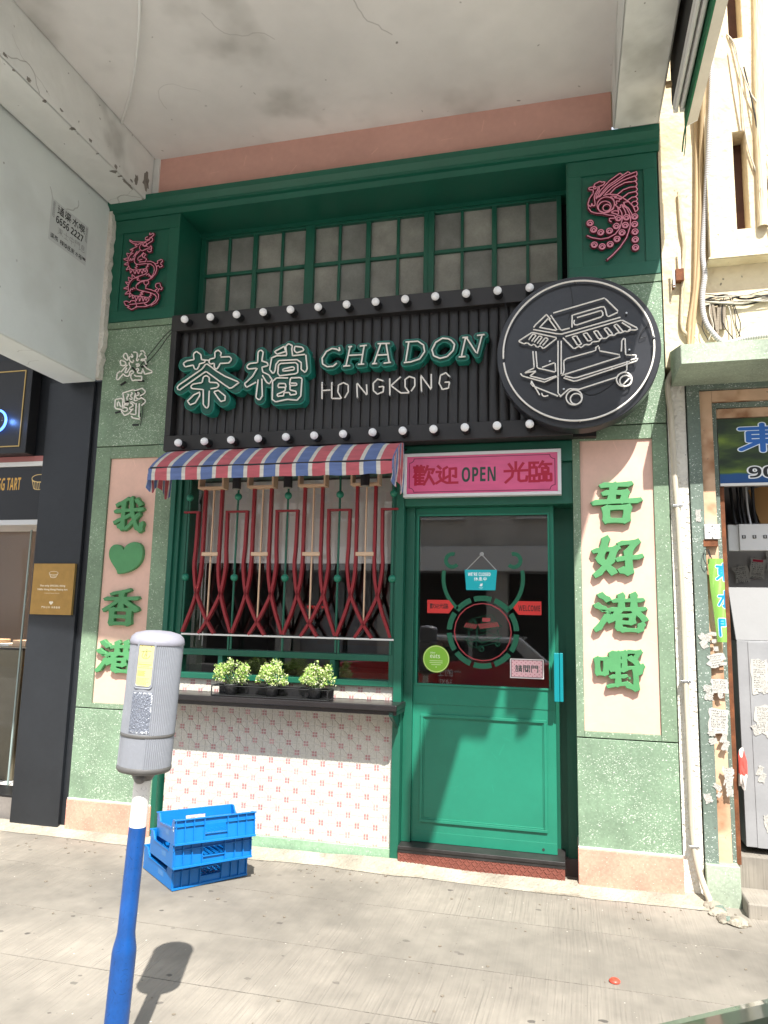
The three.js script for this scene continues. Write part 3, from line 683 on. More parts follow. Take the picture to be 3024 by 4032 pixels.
// ---------------------------------------------------------------- the tea shop front
const shop = thing('tea_shop', 'green shop front with terrazzo pillars, tiled wall, window and green door', 'shop');
{
  // pillars, built up in courses with a sunk joint between
  for (const [x0, x1, p0, p1, label] of [[-3.42, -2.772, -3.295, -2.9, 'left terrazzo pillar'], [0.03, 0.592, 0.075, 0.505, 'right terrazzo pillar']]) {
    const p = sub('terrazzo_pillar', shop); p.userData.label = label;
    mesh('core', box(x0 + 0.008, x1 - 0.008, 0.2, 3.72, -0.62, -0.03), M.terrazzoPlain, p);
    mesh('lower_course', box(x0, x1, 0.232, 0.846, -0.6, 0, 0.003), M.terrazzo, p);
    mesh('frame_strip', box(x0, p0, 0.853, 2.742, -0.6, 0, 0.003), M.terrazzoPlain, p);
    mesh('frame_strip', box(p1, x1, 0.853, 2.742, -0.6, 0, 0.003), M.terrazzoPlain, p);
    mesh('frame_strip', box(p0 + 0.001, p1 - 0.001, 0.853, 0.886, -0.6, -0.0005, 0.002), M.terrazzoPlain, p);
    mesh('frame_strip', box(p0 + 0.001, p1 - 0.001, 2.655, 2.742, -0.6, -0.0005, 0.002), M.terrazzoPlain, p);
    mesh('upper_course', box(x0, x1, 2.750, 3.665, -0.6, 0, 0.003), M.terrazzo, p);
    mesh('top_course', box(x0, x1, 3.672, 3.722, -0.6, 0, 0.003), M.terrazzoPlain, p);
    mesh('plinth', box(x0 - 0.004, x1 + 0.006, -0.05, 0.229, -0.6, 0.013, 0.006), M.plinth, p);
    mesh('plinth_line', box(x0 - 0.002, x1 + 0.003, 0.2292, 0.238, -0.59, 0.006, 0.002), M.white, p);
  }
  // green panels over the pillars, each with a sunk field
  for (const [x0, x1] of [[-3.42, -2.845], [0.03, 0.59]]) {
    const p = sub('upper_panel', shop), a = x0 + 0.085, b = x1 - 0.085, y0 = 3.81, y1 = 4.45;
    mesh('panel', box(x0, x1, 3.724, 4.56, -0.45, -0.006), M.green, p);
    mesh('rail', box(x0, x1, 3.724, y0, -0.006, 0.004, 0.002), M.green, p); mesh('rail', box(x0, x1, y1, 4.56, -0.006, 0.004, 0.002), M.green, p);
    mesh('stile', box(x0, a, y0, y1, -0.006, 0.0035, 0.002), M.green, p); mesh('stile', box(b, x1, y0, y1, -0.006, 0.0035, 0.002), M.green, p);
  }
  mesh('cornice', [run([[-0.3, 4.562], [0.012, 4.562], [0.02, 4.585], [0.026, 4.6], [0.05, 4.606], [0.05, 4.628], [0.085, 4.66], [0.088, 4.7], [-0.3, 4.7]], -3.445, 0.604)], M.green, shop);
  mesh('pink_wall', box(-3.062, 0.318, 4.69, 5.06, -0.3, -0.012), M.pinkWall, shop);
  // recess with the transom window
  each('recess_reveal', [box(-2.90, -2.846, 2.6, 4.6, -0.5, -0.007), box(0.019, 0.06, 2.6, 4.6, -0.5, -0.007)], M.green, shop);
  mesh('recess_soffit', box(-2.85, 0.02, 4.5625, 4.7, -0.6, -0.001), M.green, shop);
  const tw = sub('transom_window', shop), zt = -0.37, frosts = [[140, 140, 132], [130, 131, 125], [150, 149, 140]].map((c, i) => std({ ...tinted(c, { s: 200 + i, amount: 0.1, scuffs: 30, size: 0.6 }), roughness: 0.4 + 0.08 * i }));
  mesh('back_board', box(-2.846, 0.019, 3.5, 4.562, -0.5, -0.44), M.dark, tw);
  for (const [x0, x1] of [[-2.8, -1.94], [-1.875, -1.005], [-0.935, -0.045]]) {
    const w = x1 - x0, cols = [0, 0.235, 0.5, 0.765, 1].map((k) => x0 + k * w);
    each('stile', [box(x0 - 0.04, x0 + 0.004, 3.55, 4.562, zt, zt + 0.05, 0.003), box(x1 - 0.004, x1 + 0.03, 3.55, 4.562, zt, zt + 0.05, 0.003)], M.green, tw);
    for (let i = 1; i < 4; i++) mesh('mullion', box(cols[i] - (i === 2 ? 0.018 : 0.011), cols[i] + (i === 2 ? 0.018 : 0.011), 3.55, 4.54, zt + 0.004, zt + (i === 2 ? 0.04 : 0.03), 0.002), M.green, tw);
    mesh('rail', box(x0, x1, 4.515, 4.562, zt + 0.001, zt + 0.044, 0.003), M.green, tw);
    mesh('glazing_bar', box(x0, x1, 4.195, 4.222, zt + 0.006, zt + 0.034, 0.002), M.green, tw);
    for (let i = 0; i < 4; i++) { mesh('pane', box(cols[i], cols[i + 1], 4.209, 4.53, zt + 0.006, zt + 0.01), frosts[(i * 7 + Math.round(x0 * 10 + 40)) % 3], tw); mesh('pane', box(cols[i], cols[i + 1], 3.55, 4.208, zt + 0.006, zt + 0.01), frosts[(i * 5 + 2) % 3], tw); }
  }
  mesh('transom_head', box(-2.846, 0.019, 4.53, 4.5615, -0.44, zt + 0.06), M.green, shop);
  mesh('wall_board', box(-2.846, 0.03, 2.6, 3.62, -0.3, -0.02), M.green, shop);
  mesh('lintel', box(-2.772, 0.03, 2.53, 2.66, -0.3, 0.0, 0.004), M.green, shop);
  // tiled wall under the window: cream octagons quartered by the grout, with four-square pink dots between
  const tw2 = sub('tiled_wall', shop), X0 = -2.715, X1 = -1.107, Y0 = 0.1, Y1 = 1.085, Z = -0.062, p = 0.0605, hs = 0.0175, gr = 0.0022;
  mesh('grout', box(X0, X1, Y0, Y1, -0.2, Z), std({ color: C(0.66, 0.63, 0.58), roughness: 0.9 }), tw2);
  const cut2 = (poly, ax, lim, sg) => { const o = []; for (let i = 0; i < poly.length; i++) { const a = poly[i], b = poly[(i + 1) % poly.length], da = sg * (a[ax] - lim), db = sg * (b[ax] - lim); if (da >= 0) o.push(a); if (da * db < 0) { const t = da / (da - db); o.push([a[0] + (b[0] - a[0]) * t, a[1] + (b[1] - a[1]) * t]); } } return o; };
  const area = (q) => Math.abs(q.reduce((s, a, i) => { const b = q[(i + 1) % q.length]; return s + a[0] * b[1] - a[1] * b[0]; }, 0) / 2);
  const octo = [[1, 1], [-1, 1], [-1, -1], [1, -1]].map(([a, b]) => { const q = [[gr, gr], [p - hs - gr, gr], [p - hs - gr, hs - gr], [hs - gr, p - hs - gr], [gr, p - hs - gr]].map((v) => [v[0] * a, v[1] * b]); return a * b > 0 ? q : q.reverse(); });
  const dot = [[1, 1], [-1, 1], [-1, -1], [1, -1]].map(([a, b]) => { const q = [[gr, gr], [hs - 0.002, gr], [hs - 0.002, hs - 0.002], [gr, hs - 0.002]].map((v) => [v[0] * a, v[1] * b]); return a * b > 0 ? q : q.reverse(); });
  const tileMats = [0, 1, 2].map((k) => { const f = fbm(24, 70 + k, 4), [c] = pixels(256, 256, (u, v) => mix([206, 202, 191], [188, 183, 170], clamp(f(u, v) * 1.6 - 0.3, 0, 1))); return phys({ map: tex(c, [0.21, 0.21]), roughness: 0.42, clearcoat: 0.15, clearcoatRoughness: 0.3 }); });
  const dotMats = [[186, 140, 138], [194, 152, 148], [178, 130, 128]].map((b, k) => phys({ ...tinted(b, { s: 75 + k, amount: 0.12, scuffs: 40, size: 0.11, px: 256 }), roughness: 0.35, clearcoat: 0.25 }));
  const cache = {};
  const rows = Math.ceil((Y1 - Y0) / p) + 1, cols = Math.ceil((X1 - X0) / p) + 1;
  for (let j = -1; j <= rows; j++) for (let i = -1; i <= cols; i++) {
    const isDot = (i + j) % 2 === 0, cx = -2.664 + i * p, cy = 0.212 + (j - 2) * p, src = isDot ? dot : octo;
    let whole = true;
    const polys = src.map((q) => { let r = q.map(([x, y]) => [x + cx, y + cy]); const before = area(r); r = cut2(r, 0, X0 + 0.001, 1); r = r.length ? cut2(r, 0, X1 - 0.001, -1) : r; r = r.length ? cut2(r, 1, Y0 + 0.002, 1) : r; r = r.length ? cut2(r, 1, Y1 - 0.001, -1) : r; if (!r.length || Math.abs(area(r) - before) > 1e-8) whole = false; return r; }).filter((r) => r.length > 2 && area(r) > 4e-6);
    if (!polys.length) continue;
    const d = isDot ? 0.0022 : 0.0026, key = isDot ? 'd' : 'o', make = (ps, ox, oy) => metre(join(ps.map((r) => new THREE.ExtrudeGeometry(shapeOf(r.map(([x, y]) => [x - ox, y - oy])), { depth: d, bevelEnabled: false }))));
    const g = whole ? (cache[key] ??= make(polys, cx, cy)) : make(polys, cx, cy), k = Math.abs((i * 7 + j * 13 + i * j) % 3);
    const o = mesh('tile', g, isDot ? dotMats[k] : tileMats[k], tw2); o.position.set(cx, cy, Z);
  }
  mesh('skirting', box(-2.72, -1.105, -0.03, 0.1, -0.2, -0.04, 0.004), terrazzo([140, 172, 140], ['#e9eee2'], { s: 26, n: 3000, max: 3.6 }), shop);
  // shelf and its end bracket
  mesh('counter_shelf', [box(-2.74, -1.03, 0.962, 0.998, -0.07, 0.19, 0.006), box(-2.735, -1.035, 0.935, 0.962, -0.07, 0.165, 0.004)], std({ ...tinted([36, 33, 34], { s: 27, amount: 0.2, scuffs: 60, size: 0.8 }), roughness: 0.3 }), shop);
  mesh('shelf_bracket', place(prism([[0, 0], [0.17, 0.09], [0.17, 0.115], [0, 0.115]], 0.02, 0.002), -1.06, 0.84, 0.0, 0, -Math.PI / 2, 0), std({ color: C(0.01, 0.06, 0.045), roughness: 0.4 }), shop);
  // window
  const wn = sub('window', shop);
  for (const [a, b, z0, z1] of [[-2.772, -2.735, -0.2, 0.001], [-2.735, -2.70, -0.2, -0.02], [-2.70, -2.655, -0.2, -0.045]]) mesh('stile', box(a, b, b < -2.72 ? 0.0 : 1.085, 2.53, z0, z1, 0.003), M.green, wn);
  mesh('stile', box(-1.14, -1.107, 1.085, 2.53, -0.2, -0.03, 0.003), M.green, wn);
  mesh('rail', box(-2.655, -1.14, 1.245, 1.286, -0.14, -0.035, 0.003), M.green, wn);
  mesh('rail', box(-2.655, -1.14, 1.0855, 1.122, -0.14, -0.03, 0.003), M.green, wn);
  mesh('head_rail', box(-2.655, -1.14, 2.49, 2.53, -0.14, -0.05, 0.003), M.green, wn);
  for (const x of [-2.335, -1.925, -1.525]) mesh('mullion', box(x - 0.017, x + 0.017, 1.12, 1.247, -0.14, -0.038, 0.003), M.green, wn);
  for (const [a, b] of [[-2.66, -2.35], [-2.32, -1.94], [-1.91, -1.54], [-1.51, -1.135]]) mesh('pane', place(new THREE.PlaneGeometry(b - a, 0.135), (a + b) / 2, 1.183, -0.1), M.glass, wn);
  mesh('pane', place(new THREE.PlaneGeometry(1.53, 1.22), -1.895, 1.89, -0.12), M.glass, wn, 'large window pane behind the red grille');
  // posts, head and door
  mesh('door_post', box(-1.106, -1.052, 0.0, 2.53, -0.3, -0.02, 0.004), M.green, shop);
  mesh('door_post', box(-1.052, -0.992, 0.14, 2.53, -0.3, -0.085, 0.004), M.green, shop);
  mesh('door_head', box(-1.052, 0.03, 2.26, 2.53, -0.3, -0.03, 0.004), M.green, shop);
  each('door_jamb', [box(-0.1, -0.03, 0.0, 2.26, -0.5, -0.25), box(-0.03, 0.03, 0, 2.26, -0.5, -0.222)], M.green, shop);
  const dr = sub('door', shop), zd = -0.115;
  mesh('leaf', [box(-0.992, -0.093, 0.142, 1.104, zd - 0.045, zd), box(-0.992, -0.977, 1.104, 2.258, zd - 0.045, zd), box(-0.121, -0.093, 1.104, 2.258, zd - 0.045, zd), box(-0.977, -0.121, 2.214, 2.258, zd - 0.045, zd)], M.greenDoor, dr);
  const rim = (x0, x1, y0, y1, w, z, h) => [box(x0, x1, y1 - w, y1, z, z + h, 0.0015), box(x0, x1, y0, y0 + w, z, z + h, 0.0015), box(x0, x0 + w, y0 + w, y1 - w, z, z + h - 0.0004, 0.0015), box(x1 - w, x1, y0 + w, y1 - w, z, z + h - 0.0004, 0.0015)];
  mesh('moulding', [...rim(-0.939, -0.149, 0.263, 0.922, 0.017, zd - 0.001, 0.014), ...rim(-0.922, -0.166, 0.28, 0.905, 0.008, zd - 0.001, 0.007)], M.greenDoor, dr);
  each('facing_board', [box(-0.991, -0.094, 0.985, 1.104, zd, zd + 0.004, 0.001), box(-0.991, -0.094, 0.142, 0.205, zd, zd + 0.004, 0.001)], M.greenDoor, dr);
  mesh('glass_bead', rim(-0.979, -0.119, 1.102, 2.216, 0.012, zd - 0.004, 0.016), M.greenDoor, dr);
  mesh('pane', place(new THREE.PlaneGeometry(0.85, 1.1), -0.549, 1.659, zd - 0.012), M.glass, dr);
  mesh('pull_handle', [box(-0.099, -0.068, 1.046, 1.336, -0.05, -0.008, 0.004), box(-0.066, -0.045, 1.046, 1.336, -0.06, -0.016, 0.004), box(-0.098, -0.07, 1.08, 1.1, -0.12, -0.05), box(-0.098, -0.07, 1.28, 1.3, -0.12, -0.05)], M.teal, dr);
  mesh('worn_hole', place(new THREE.CylinderGeometry(0.008, 0.008, 0.003, 10), -0.175, 0.166, zd + 0.005, Math.PI / 2, 0, 0), M.dark, dr);
  // doorstep faced with raised-pattern plate
  const ds = sub('doorstep', shop), brown = std({ ...tinted([124, 70, 58], { s: 28, amount: 0.15, scuffs: 160, size: 0.6, scuff: '#c8a48c' }), roughness: 0.55 });
  mesh('tread', [box(-1.05, -0.047, 0.118, 0.14, -0.3, 0.006, 0.004), box(-1.05, -0.047, 0.1, 0.118, -0.3, 0.0)], std({ ...tinted([44, 41, 40], { s: 29, amount: 0.25, scuffs: 120, size: 0.7, scuff: '#a9a49c' }), roughness: 0.5 }), ds);
  mesh('riser', box(-1.05, -0.05, -0.02, 0.1, -0.3, -0.004), brown, ds);
  const bars = []; for (let r = 0; r < 5; r++) for (let k = 0; k < 42; k++) bars.push(place(new RoundedBoxGeometry(0.021, 0.0055, 0.007, 1, 0.002), -1.035 + k * 0.0235 + (r % 2) * 0.006, 0.01 + r * 0.02, -0.003, 0, 0, (k + r) % 2 ? 0.8 : -0.8));
  const treads = mesh('raised_pattern', bars, brown, ds); treads.userData.kind = 'stuff';
  // the dim room behind
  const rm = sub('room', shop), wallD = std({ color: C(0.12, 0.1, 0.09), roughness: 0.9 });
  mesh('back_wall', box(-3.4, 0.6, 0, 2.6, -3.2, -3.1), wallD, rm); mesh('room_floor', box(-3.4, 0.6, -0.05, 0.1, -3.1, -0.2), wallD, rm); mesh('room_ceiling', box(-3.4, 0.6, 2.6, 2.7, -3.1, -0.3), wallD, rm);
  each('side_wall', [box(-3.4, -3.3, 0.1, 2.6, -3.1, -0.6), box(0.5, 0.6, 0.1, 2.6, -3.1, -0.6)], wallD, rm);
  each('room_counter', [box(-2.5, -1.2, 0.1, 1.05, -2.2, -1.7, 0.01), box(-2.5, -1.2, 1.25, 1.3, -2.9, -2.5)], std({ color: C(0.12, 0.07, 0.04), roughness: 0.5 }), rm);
  mesh('roller_blind', box(-2.66, -1.15, 1.925, 2.5, -0.262, -0.256), std({ color: C(0.72, 0.7, 0.66), roughness: 0.9 }), rm);
  mesh('blind_bar', box(-2.66, -1.15, 1.898, 1.925, -0.266, -0.25, 0.004), M.white, rm);
  each('blind_chain', [tube([[-2.605, 2.4, -0.22], [-2.602, 1.7, -0.22], [-2.6, 1.34, -0.22]], 0.004), tube([[-2.585, 2.4, -0.22], [-2.577, 1.7, -0.22], [-2.575, 1.3, -0.22]], 0.004)], M.white, rm);
}

// ---------------------------------------------------------------- window grille
{
  const t = thing('window_grille', 'red and green ornamental metal grille in front of the shop window', 'window grille', -2.632, 0, -0.028);
  const R = 0.3765, flatBar = (pts, w = 0.019, d = 0.032) => { // flat steel strip following a path in the plane of the window
    const L = [], Rr = []; const c = pts.length > 3 ? new THREE.SplineCurve(pts.map((p) => new THREE.Vector2(...p))).getPoints(22) : pts.map((p) => new THREE.Vector2(...p));
    c.forEach((p, i) => { const a = c[Math.max(0, i - 1)], b = c[Math.min(c.length - 1, i + 1)], l = Math.hypot(b.x - a.x, b.y - a.y), nx = -(b.y - a.y) / l, ny = (b.x - a.x) / l; L.push([p.x + nx * w / 2, p.y + ny * w / 2]); Rr.unshift([p.x - nx * w / 2, p.y - ny * w / 2]); });
    return place(prism([...L, ...Rr], d), 0, 0, -d / 2);
  };
  const clip = (pts, x0, x1) => pts.filter((p) => p[0] >= x0 && p[0] <= x1);
  for (let k = 0; k < 5; k++) {
    const x = k * R;
    const g = mesh('green_rod', place(new THREE.CylinderGeometry(0.008, 0.008, 1.23, 8), x, 1.905, 0), M.green, t);
    for (const y of [2.35, 1.78]) { const b = mesh('ball', place(new THREE.SphereGeometry(0.026, 16, 12), x, y, 0), M.greenDoor, t); }
    // short arch round each green rod
    for (const s of [-1, 1]) {
      if ((k === 0 && s < 0) || (k === 4 && s > 0)) continue;
      mesh('red_bar', flatBar([[x + s * 0.075, 2.238], [x + s * 0.072, 2.0], [x + s * 0.066, 1.88], [x + s * 0.075, 1.78], [x + s * 0.096, 1.67], [x + s * 0.14, 1.57], [x + s * 0.188, 1.48], [x + s * 0.246, 1.392]]), M.red, t);
      mesh('red_bar', flatBar([[x + s * 0.124, 2.41], [x + s * 0.124, 2.1], [x + s * 0.124, 1.9], [x + s * 0.117, 1.78], [x + s * 0.096, 1.67], [x + s * 0.06, 1.55], [x + s * 0.03, 1.47], [x + s * 0.004, 1.4]]), M.red, t);
    }
    mesh('red_cap', box(x - (k === 0 ? 0.035 : 0.086), x + (k === 4 ? 0.035 : 0.086), 2.236, 2.25, -0.016, 0.016, 0.002), M.red, t);
  }
  for (let k = 0; k < 4; k++) {
    const x = (k + 0.5) * R;
    mesh('wooden_box', [box(x - 0.1, x + 0.1, 2.402, 2.418, -0.02, 0.06, 0.002), box(x - 0.1, x - 0.086, 2.418, 2.5, -0.02, 0.06, 0.002), box(x + 0.086, x + 0.1, 2.418, 2.5, -0.02, 0.06, 0.002)], M.wood, t);
    mesh('wooden_rod', box(x - 0.005, x + 0.005, 1.48, 2.4, -0.006, 0.006, 0.001), M.wood, t);
    mesh('wooden_bar', box(x - 0.062, x + 0.062, 1.93, 1.956, -0.012, 0.022, 0.002), M.wood, t);
  }
  mesh('bottom_wire', box(0.0, 4 * R + 0.02, 1.38, 1.392, -0.01, 0.014, 0.002), M.white, t);
  for (let k = 1; k < 4; k++) mesh('green_rod', box(k * R + 0.02 * (k - 2) - 0.006, k * R + 0.02 * (k - 2) + 0.006, 1.285, 1.38, -0.01, 0.004, 0.001), M.green, t);
}
// ---------------------------------------------------------------- awning
{
  const t = thing('awning', 'red white and blue striped canvas awning over the window', 'awning', 0, 0, 0);
  const [c, g] = canvas(1024, 512), cols = [['#6478a8', 40], ['#d6d1c6', 13], ['#c4626a', 42], ['#d6d1c6', 13]], tot = 108;
  let x = -30; for (let k = 0; x < 1024; k++) { const [f, w] = cols[k % 4], W = w / tot * 1024 / 7.6; g.fillStyle = f; g.fillRect(x, 0, W + 1, 512); x += W; }
  const f = fbm(20, 81, 4), im = g.getImageData(0, 0, 1024, 512); for (let i = 0; i < im.data.length; i += 4) { const k = 0.9 + 0.2 * f((i / 4 % 1024) / 1024, ((i / 4 / 1024) | 0) / 512); for (let j = 0; j < 3; j++) im.data[i + j] *= k; } g.putImageData(im, 0, 0);
  const cloth = phys({ map: tex(c), roughness: 0.85, transmission: 0.12, thickness: 0, sheen: 0.3, side: THREE.DoubleSide });
  const X0 = -2.72, X1 = -1.035, NX = 60, prof = [[0.1, 2.66], [0.16, 2.648], [0.22, 2.618], [0.28, 2.575], [0.34, 2.525], [0.375, 2.492], [0.385, 2.478], [0.392, 2.44], [0.393, 2.398]];
  const P = [], U = [], I = [], sag = noise(24, 82);
  for (let i = 0; i <= NX; i++) for (let j = 0; j < prof.length; j++) {
    const u = i / NX, k = j / (prof.length - 1), w = (sag(u, 0.2 + k * 0.3) - 0.5);
    P.push(lerp(X0, X1, u), prof[j][1] + w * 0.014 * Math.sin(Math.PI * Math.min(1, k * 1.25)) + (j === 8 ? 0.006 * w : 0), prof[j][0] + w * 0.008); U.push(u + 0.045 * Math.sin(k * 3) * 0.12, k);
  }
  for (let i = 0; i < NX; i++) for (let j = 0; j + 1 < prof.length; j++) { const a = i * prof.length + j, b = a + prof.length; I.push(a, a + 1, b, a + 1, b + 1, b); }
  const geo = new THREE.BufferGeometry(); geo.setAttribute('position', new THREE.Float32BufferAttribute(P, 3)); geo.setAttribute('uv', new THREE.Float32BufferAttribute(U, 2)); geo.setIndex(I); geo.computeVertexNormals();
  mesh('canopy', geo, cloth, t);
  for (const X of [X0, X1]) { // side flaps with a drooping lower edge
    const P2 = [], U2 = [], I2 = [], N = 10; for (let i = 0; i <= N; i++) { const k = i / N, z = lerp(0.1, 0.392, k), top = (() => { for (let j = 0; j + 1 < 7; j++) if (z <= prof[j + 1][0]) return lerp(prof[j][1], prof[j + 1][1], (z - prof[j][0]) / (prof[j + 1][0] - prof[j][0])); return 2.475; })(); for (let j = 0; j <= 3; j++) { P2.push(X + 0.012 * Math.sin(k * 14 + j) * (j / 3), lerp(top, 2.355 - 0.03 * Math.sin(k * 9.4) - 0.02 * (1 - k), j / 3), z); U2.push(k * 0.42, j / 3); } }
    for (let i = 0; i < N; i++) for (let j = 0; j < 3; j++) { const a = i * 4 + j; I2.push(a, a + 1, a + 4, a + 1, a + 5, a + 4); }
    const gg = new THREE.BufferGeometry(); gg.setAttribute('position', new THREE.Float32BufferAttribute(P2, 3)); gg.setAttribute('uv', new THREE.Float32BufferAttribute(U2, 2)); gg.setIndex(I2); gg.computeVertexNormals();
    mesh('side_flap', gg, cloth, t);
  }
  mesh('frame', [rod([X0 + 0.01, 2.485, 0.376], [X1 - 0.01, 2.485, 0.376], 0.008), rod([X0 + 0.01, 2.64, 0.0], [X0 + 0.01, 2.482, 0.372], 0.008), rod([X1 - 0.01, 2.64, 0.0], [X1 - 0.01, 2.482, 0.372], 0.008), rod([X0, 2.65, 0.09], [X1, 2.65, 0.09], 0.01)], M.black, t);
}
{ // little black spotlights under the awning
  const first = thing('spotlight', 'black cylinder spotlight under the awning above the second green rod', 'spotlight', -2.225, 2.43, 0.07, 'spotlights under the awning');
  mesh('body', place(new THREE.CylinderGeometry(0.03, 0.03, 0.085, 20), 0, 0, 0), M.black, first);
  mesh('bracket', box(-0.008, 0.008, 0.03, 0.13, -0.05, 0.0), M.black, first);
  mesh('lens', place(new THREE.CylinderGeometry(0.024, 0.024, 0.004, 18), 0, -0.044, 0), M.frost, first);
  for (const [x, l] of [[-1.845, 'black cylinder spotlight under the middle of the awning'], [-1.3, 'black cylinder spotlight inside the rightmost wooden box under the awning']]) { const c = first.clone(); c.name = numbered('spotlight'); c.position.x = x; c.userData = { ...first.userData, label: l }; scene.add(c); }
}
// ---------------------------------------------------------------- main sign
{
  const t = thing('sign_board', 'long black slatted shop sign with neon lettering and rows of bulbs', 'sign', -1.4, 3.165, 0);
  const w = 1.375;
  mesh('back_panel', box(-w, w + 0.2, -0.5, 0.5, 0.002, 0.06), M.sign, t);
  mesh('top_rail', box(-w, w + 0.06, 0.385, 0.505, 0.06, 0.14, 0.004), M.sign, t);
  mesh('bottom_rail', box(-w, w + 0.06, -0.505, -0.395, 0.06, 0.14, 0.004), M.sign, t);
  mesh('end_stile', box(-w, -w + 0.045, -0.395, 0.385, 0.06, 0.138, 0.004), M.sign, t);
  const slat = new THREE.CylinderGeometry(0.031, 0.031, 0.79, 12, 1, true, -Math.PI / 2, Math.PI); slat.scale(1.05, 1, 0.5); metre(slat);
  for (let i = 0; i < 40; i++) { const s = mesh('slat', slat, M.sign, t); s.position.set(-w + 0.078 + i * 0.066, -0.005, 0.07); }
  // bulbs: black socket and opal globe
  const sock = place(new THREE.CylinderGeometry(0.026, 0.03, 0.05, 16), 0, 0, 0.025, Math.PI / 2, 0, 0), globe = place(new THREE.SphereGeometry(0.0265, 18, 12, 0, 6.284, 0, 2.0), 0, 0, 0.072, Math.PI / 2, 0, 0); globe.scale(1, 1, 1);
  const opal = phys({ color: C(0.94, 0.945, 0.95), roughness: 0.7 });
  for (const [y, x0] of [[0.435, -1.229], [-0.468, -1.216]]) for (let i = 0; i < 13; i++) { const b = mesh('bulb', globe, opal, t); b.position.set(x0 + i * (y > 0 ? 0.2012 : 0.1996), y + (y < 0 ? i * 0.002 : i * 0.0004), 0.138); mesh('socket', sock, M.black, b); }
  const letters = (name, box1, tubes, dx, dy, width, label) => {
    const l = sub(name, t); l.userData.label = label; l.position.set(dx, dy, 0.06);
    if (box1) { const b = backing(box1, width, 0.105, 0.003); mesh('letter_side', b, M.letterSide, l); const f = backing(box1, width - 0.012, 0.003, 0.003); place(f, 0, 0, 0.1065); mesh('letter_face', f, M.letterFace, l); }
    mesh('neon_tube', neon(tubes, box1 ? 0.124 : 0.085, 0.0056), M.neonTube, l);
    if (!box1) each('tube_support', mm(tubes).filter((p) => p.length > 1).map((p) => rod([p[0][0], p[0][1], 0.02], [p[0][0], p[0][1], 0.084], 0.006)), M.steel, l);
    return l;
  };
  letters('character', TEABOX, TEA, -1.0, -0.065, 0.108, '茶 in green box lettering outlined with neon');
  letters('character', STALLBOX, STALL, -1.0, -0.065, 0.085, '檔 in green box lettering outlined with neon');
  letters('lettering', CHADON, CHADON, 0, 0.005, 0.048, 'CHA DON in green slab letters with white neon');
  letters('lettering', null, HONGKONG, 0, 0.005, 0, 'HONGKONG in bare white neon');
  each('sign_cable', [tube([[1.02, 0.42, 0.14], [1.06, 0.2, 0.13], [1.09, -0.05, 0.12]], 0.0025, { smooth: 1 }), tube([[0.2, -0.14, 0.13], [0.26, -0.19, 0.14], [0.3, -0.15, 0.14], [0.33, -0.1, 0.13]], 0.0025, { smooth: 1 }), tube([[0.36, -0.02, 0.13], [0.45, -0.05, 0.14], [0.5, 0.02, 0.13]], 0.0025, { smooth: 1 })], M.black, t);
}
{ // round sign with the tea cart
  const t = thing('round_sign', 'round black sign with a neon food cart on the right pillar', 'sign', 0.065, 3.15, 0);
  mesh('disc', place(new THREE.CylinderGeometry(0.482, 0.482, 0.12, 96), 0, 0, 0.182, Math.PI / 2, 0, 0), M.disc, t);
  mesh('face', place(new THREE.CylinderGeometry(0.478, 0.482, 0.006, 96), 0, 0, 0.244, Math.PI / 2, 0, 0), M.disc, t);
  const arc = (a0, a1) => { const p = []; for (let i = 0; i <= 24; i++) { const a = lerp(a0, a1, i / 24); p.push([Math.cos(a) * 0.44, Math.sin(a) * 0.44, 0.275]); } return tube(p, 0.006, { smooth: 1, n: 60 }); };
  mesh('neon_ring', [arc(0.12, 3.2), arc(3.26, 6.35)], M.neonTube, t);
  mesh('neon_cart', neon(CART, 0.278, 0.0047), M.neonTube, t);
  each('tube_support', [[0, 0.44], [0.01, -0.44], [-0.44, 0.03], [0.44, 0.05], [0.29, 0.21], [-0.1, 0.14], [0.2, -0.13], [-0.16, -0.06], [0.3, -0.02], [-0.08, -0.24]].map(([x, y]) => rod([x, y, 0.245], [x, y, 0.274], 0.006)), M.steel, t);
  each('wire', [tube([[-0.03, 0.42, 0.25], [-0.02, 0.3, 0.251], [-0.05, 0.2, 0.25]], 0.0018, { smooth: 1 }), tube([[0.0, -0.24, 0.25], [0.08, -0.28, 0.251], [0.2, -0.22, 0.25], [0.26, -0.13, 0.25]], 0.0018, { smooth: 1 }), tube([[0.42, 0.14, 0.26], [0.38, 0.1, 0.262], [0.36, 0.05, 0.262], [0.4, 0.06, 0.26]], 0.0025, { smooth: 1 })], M.black, t);
}
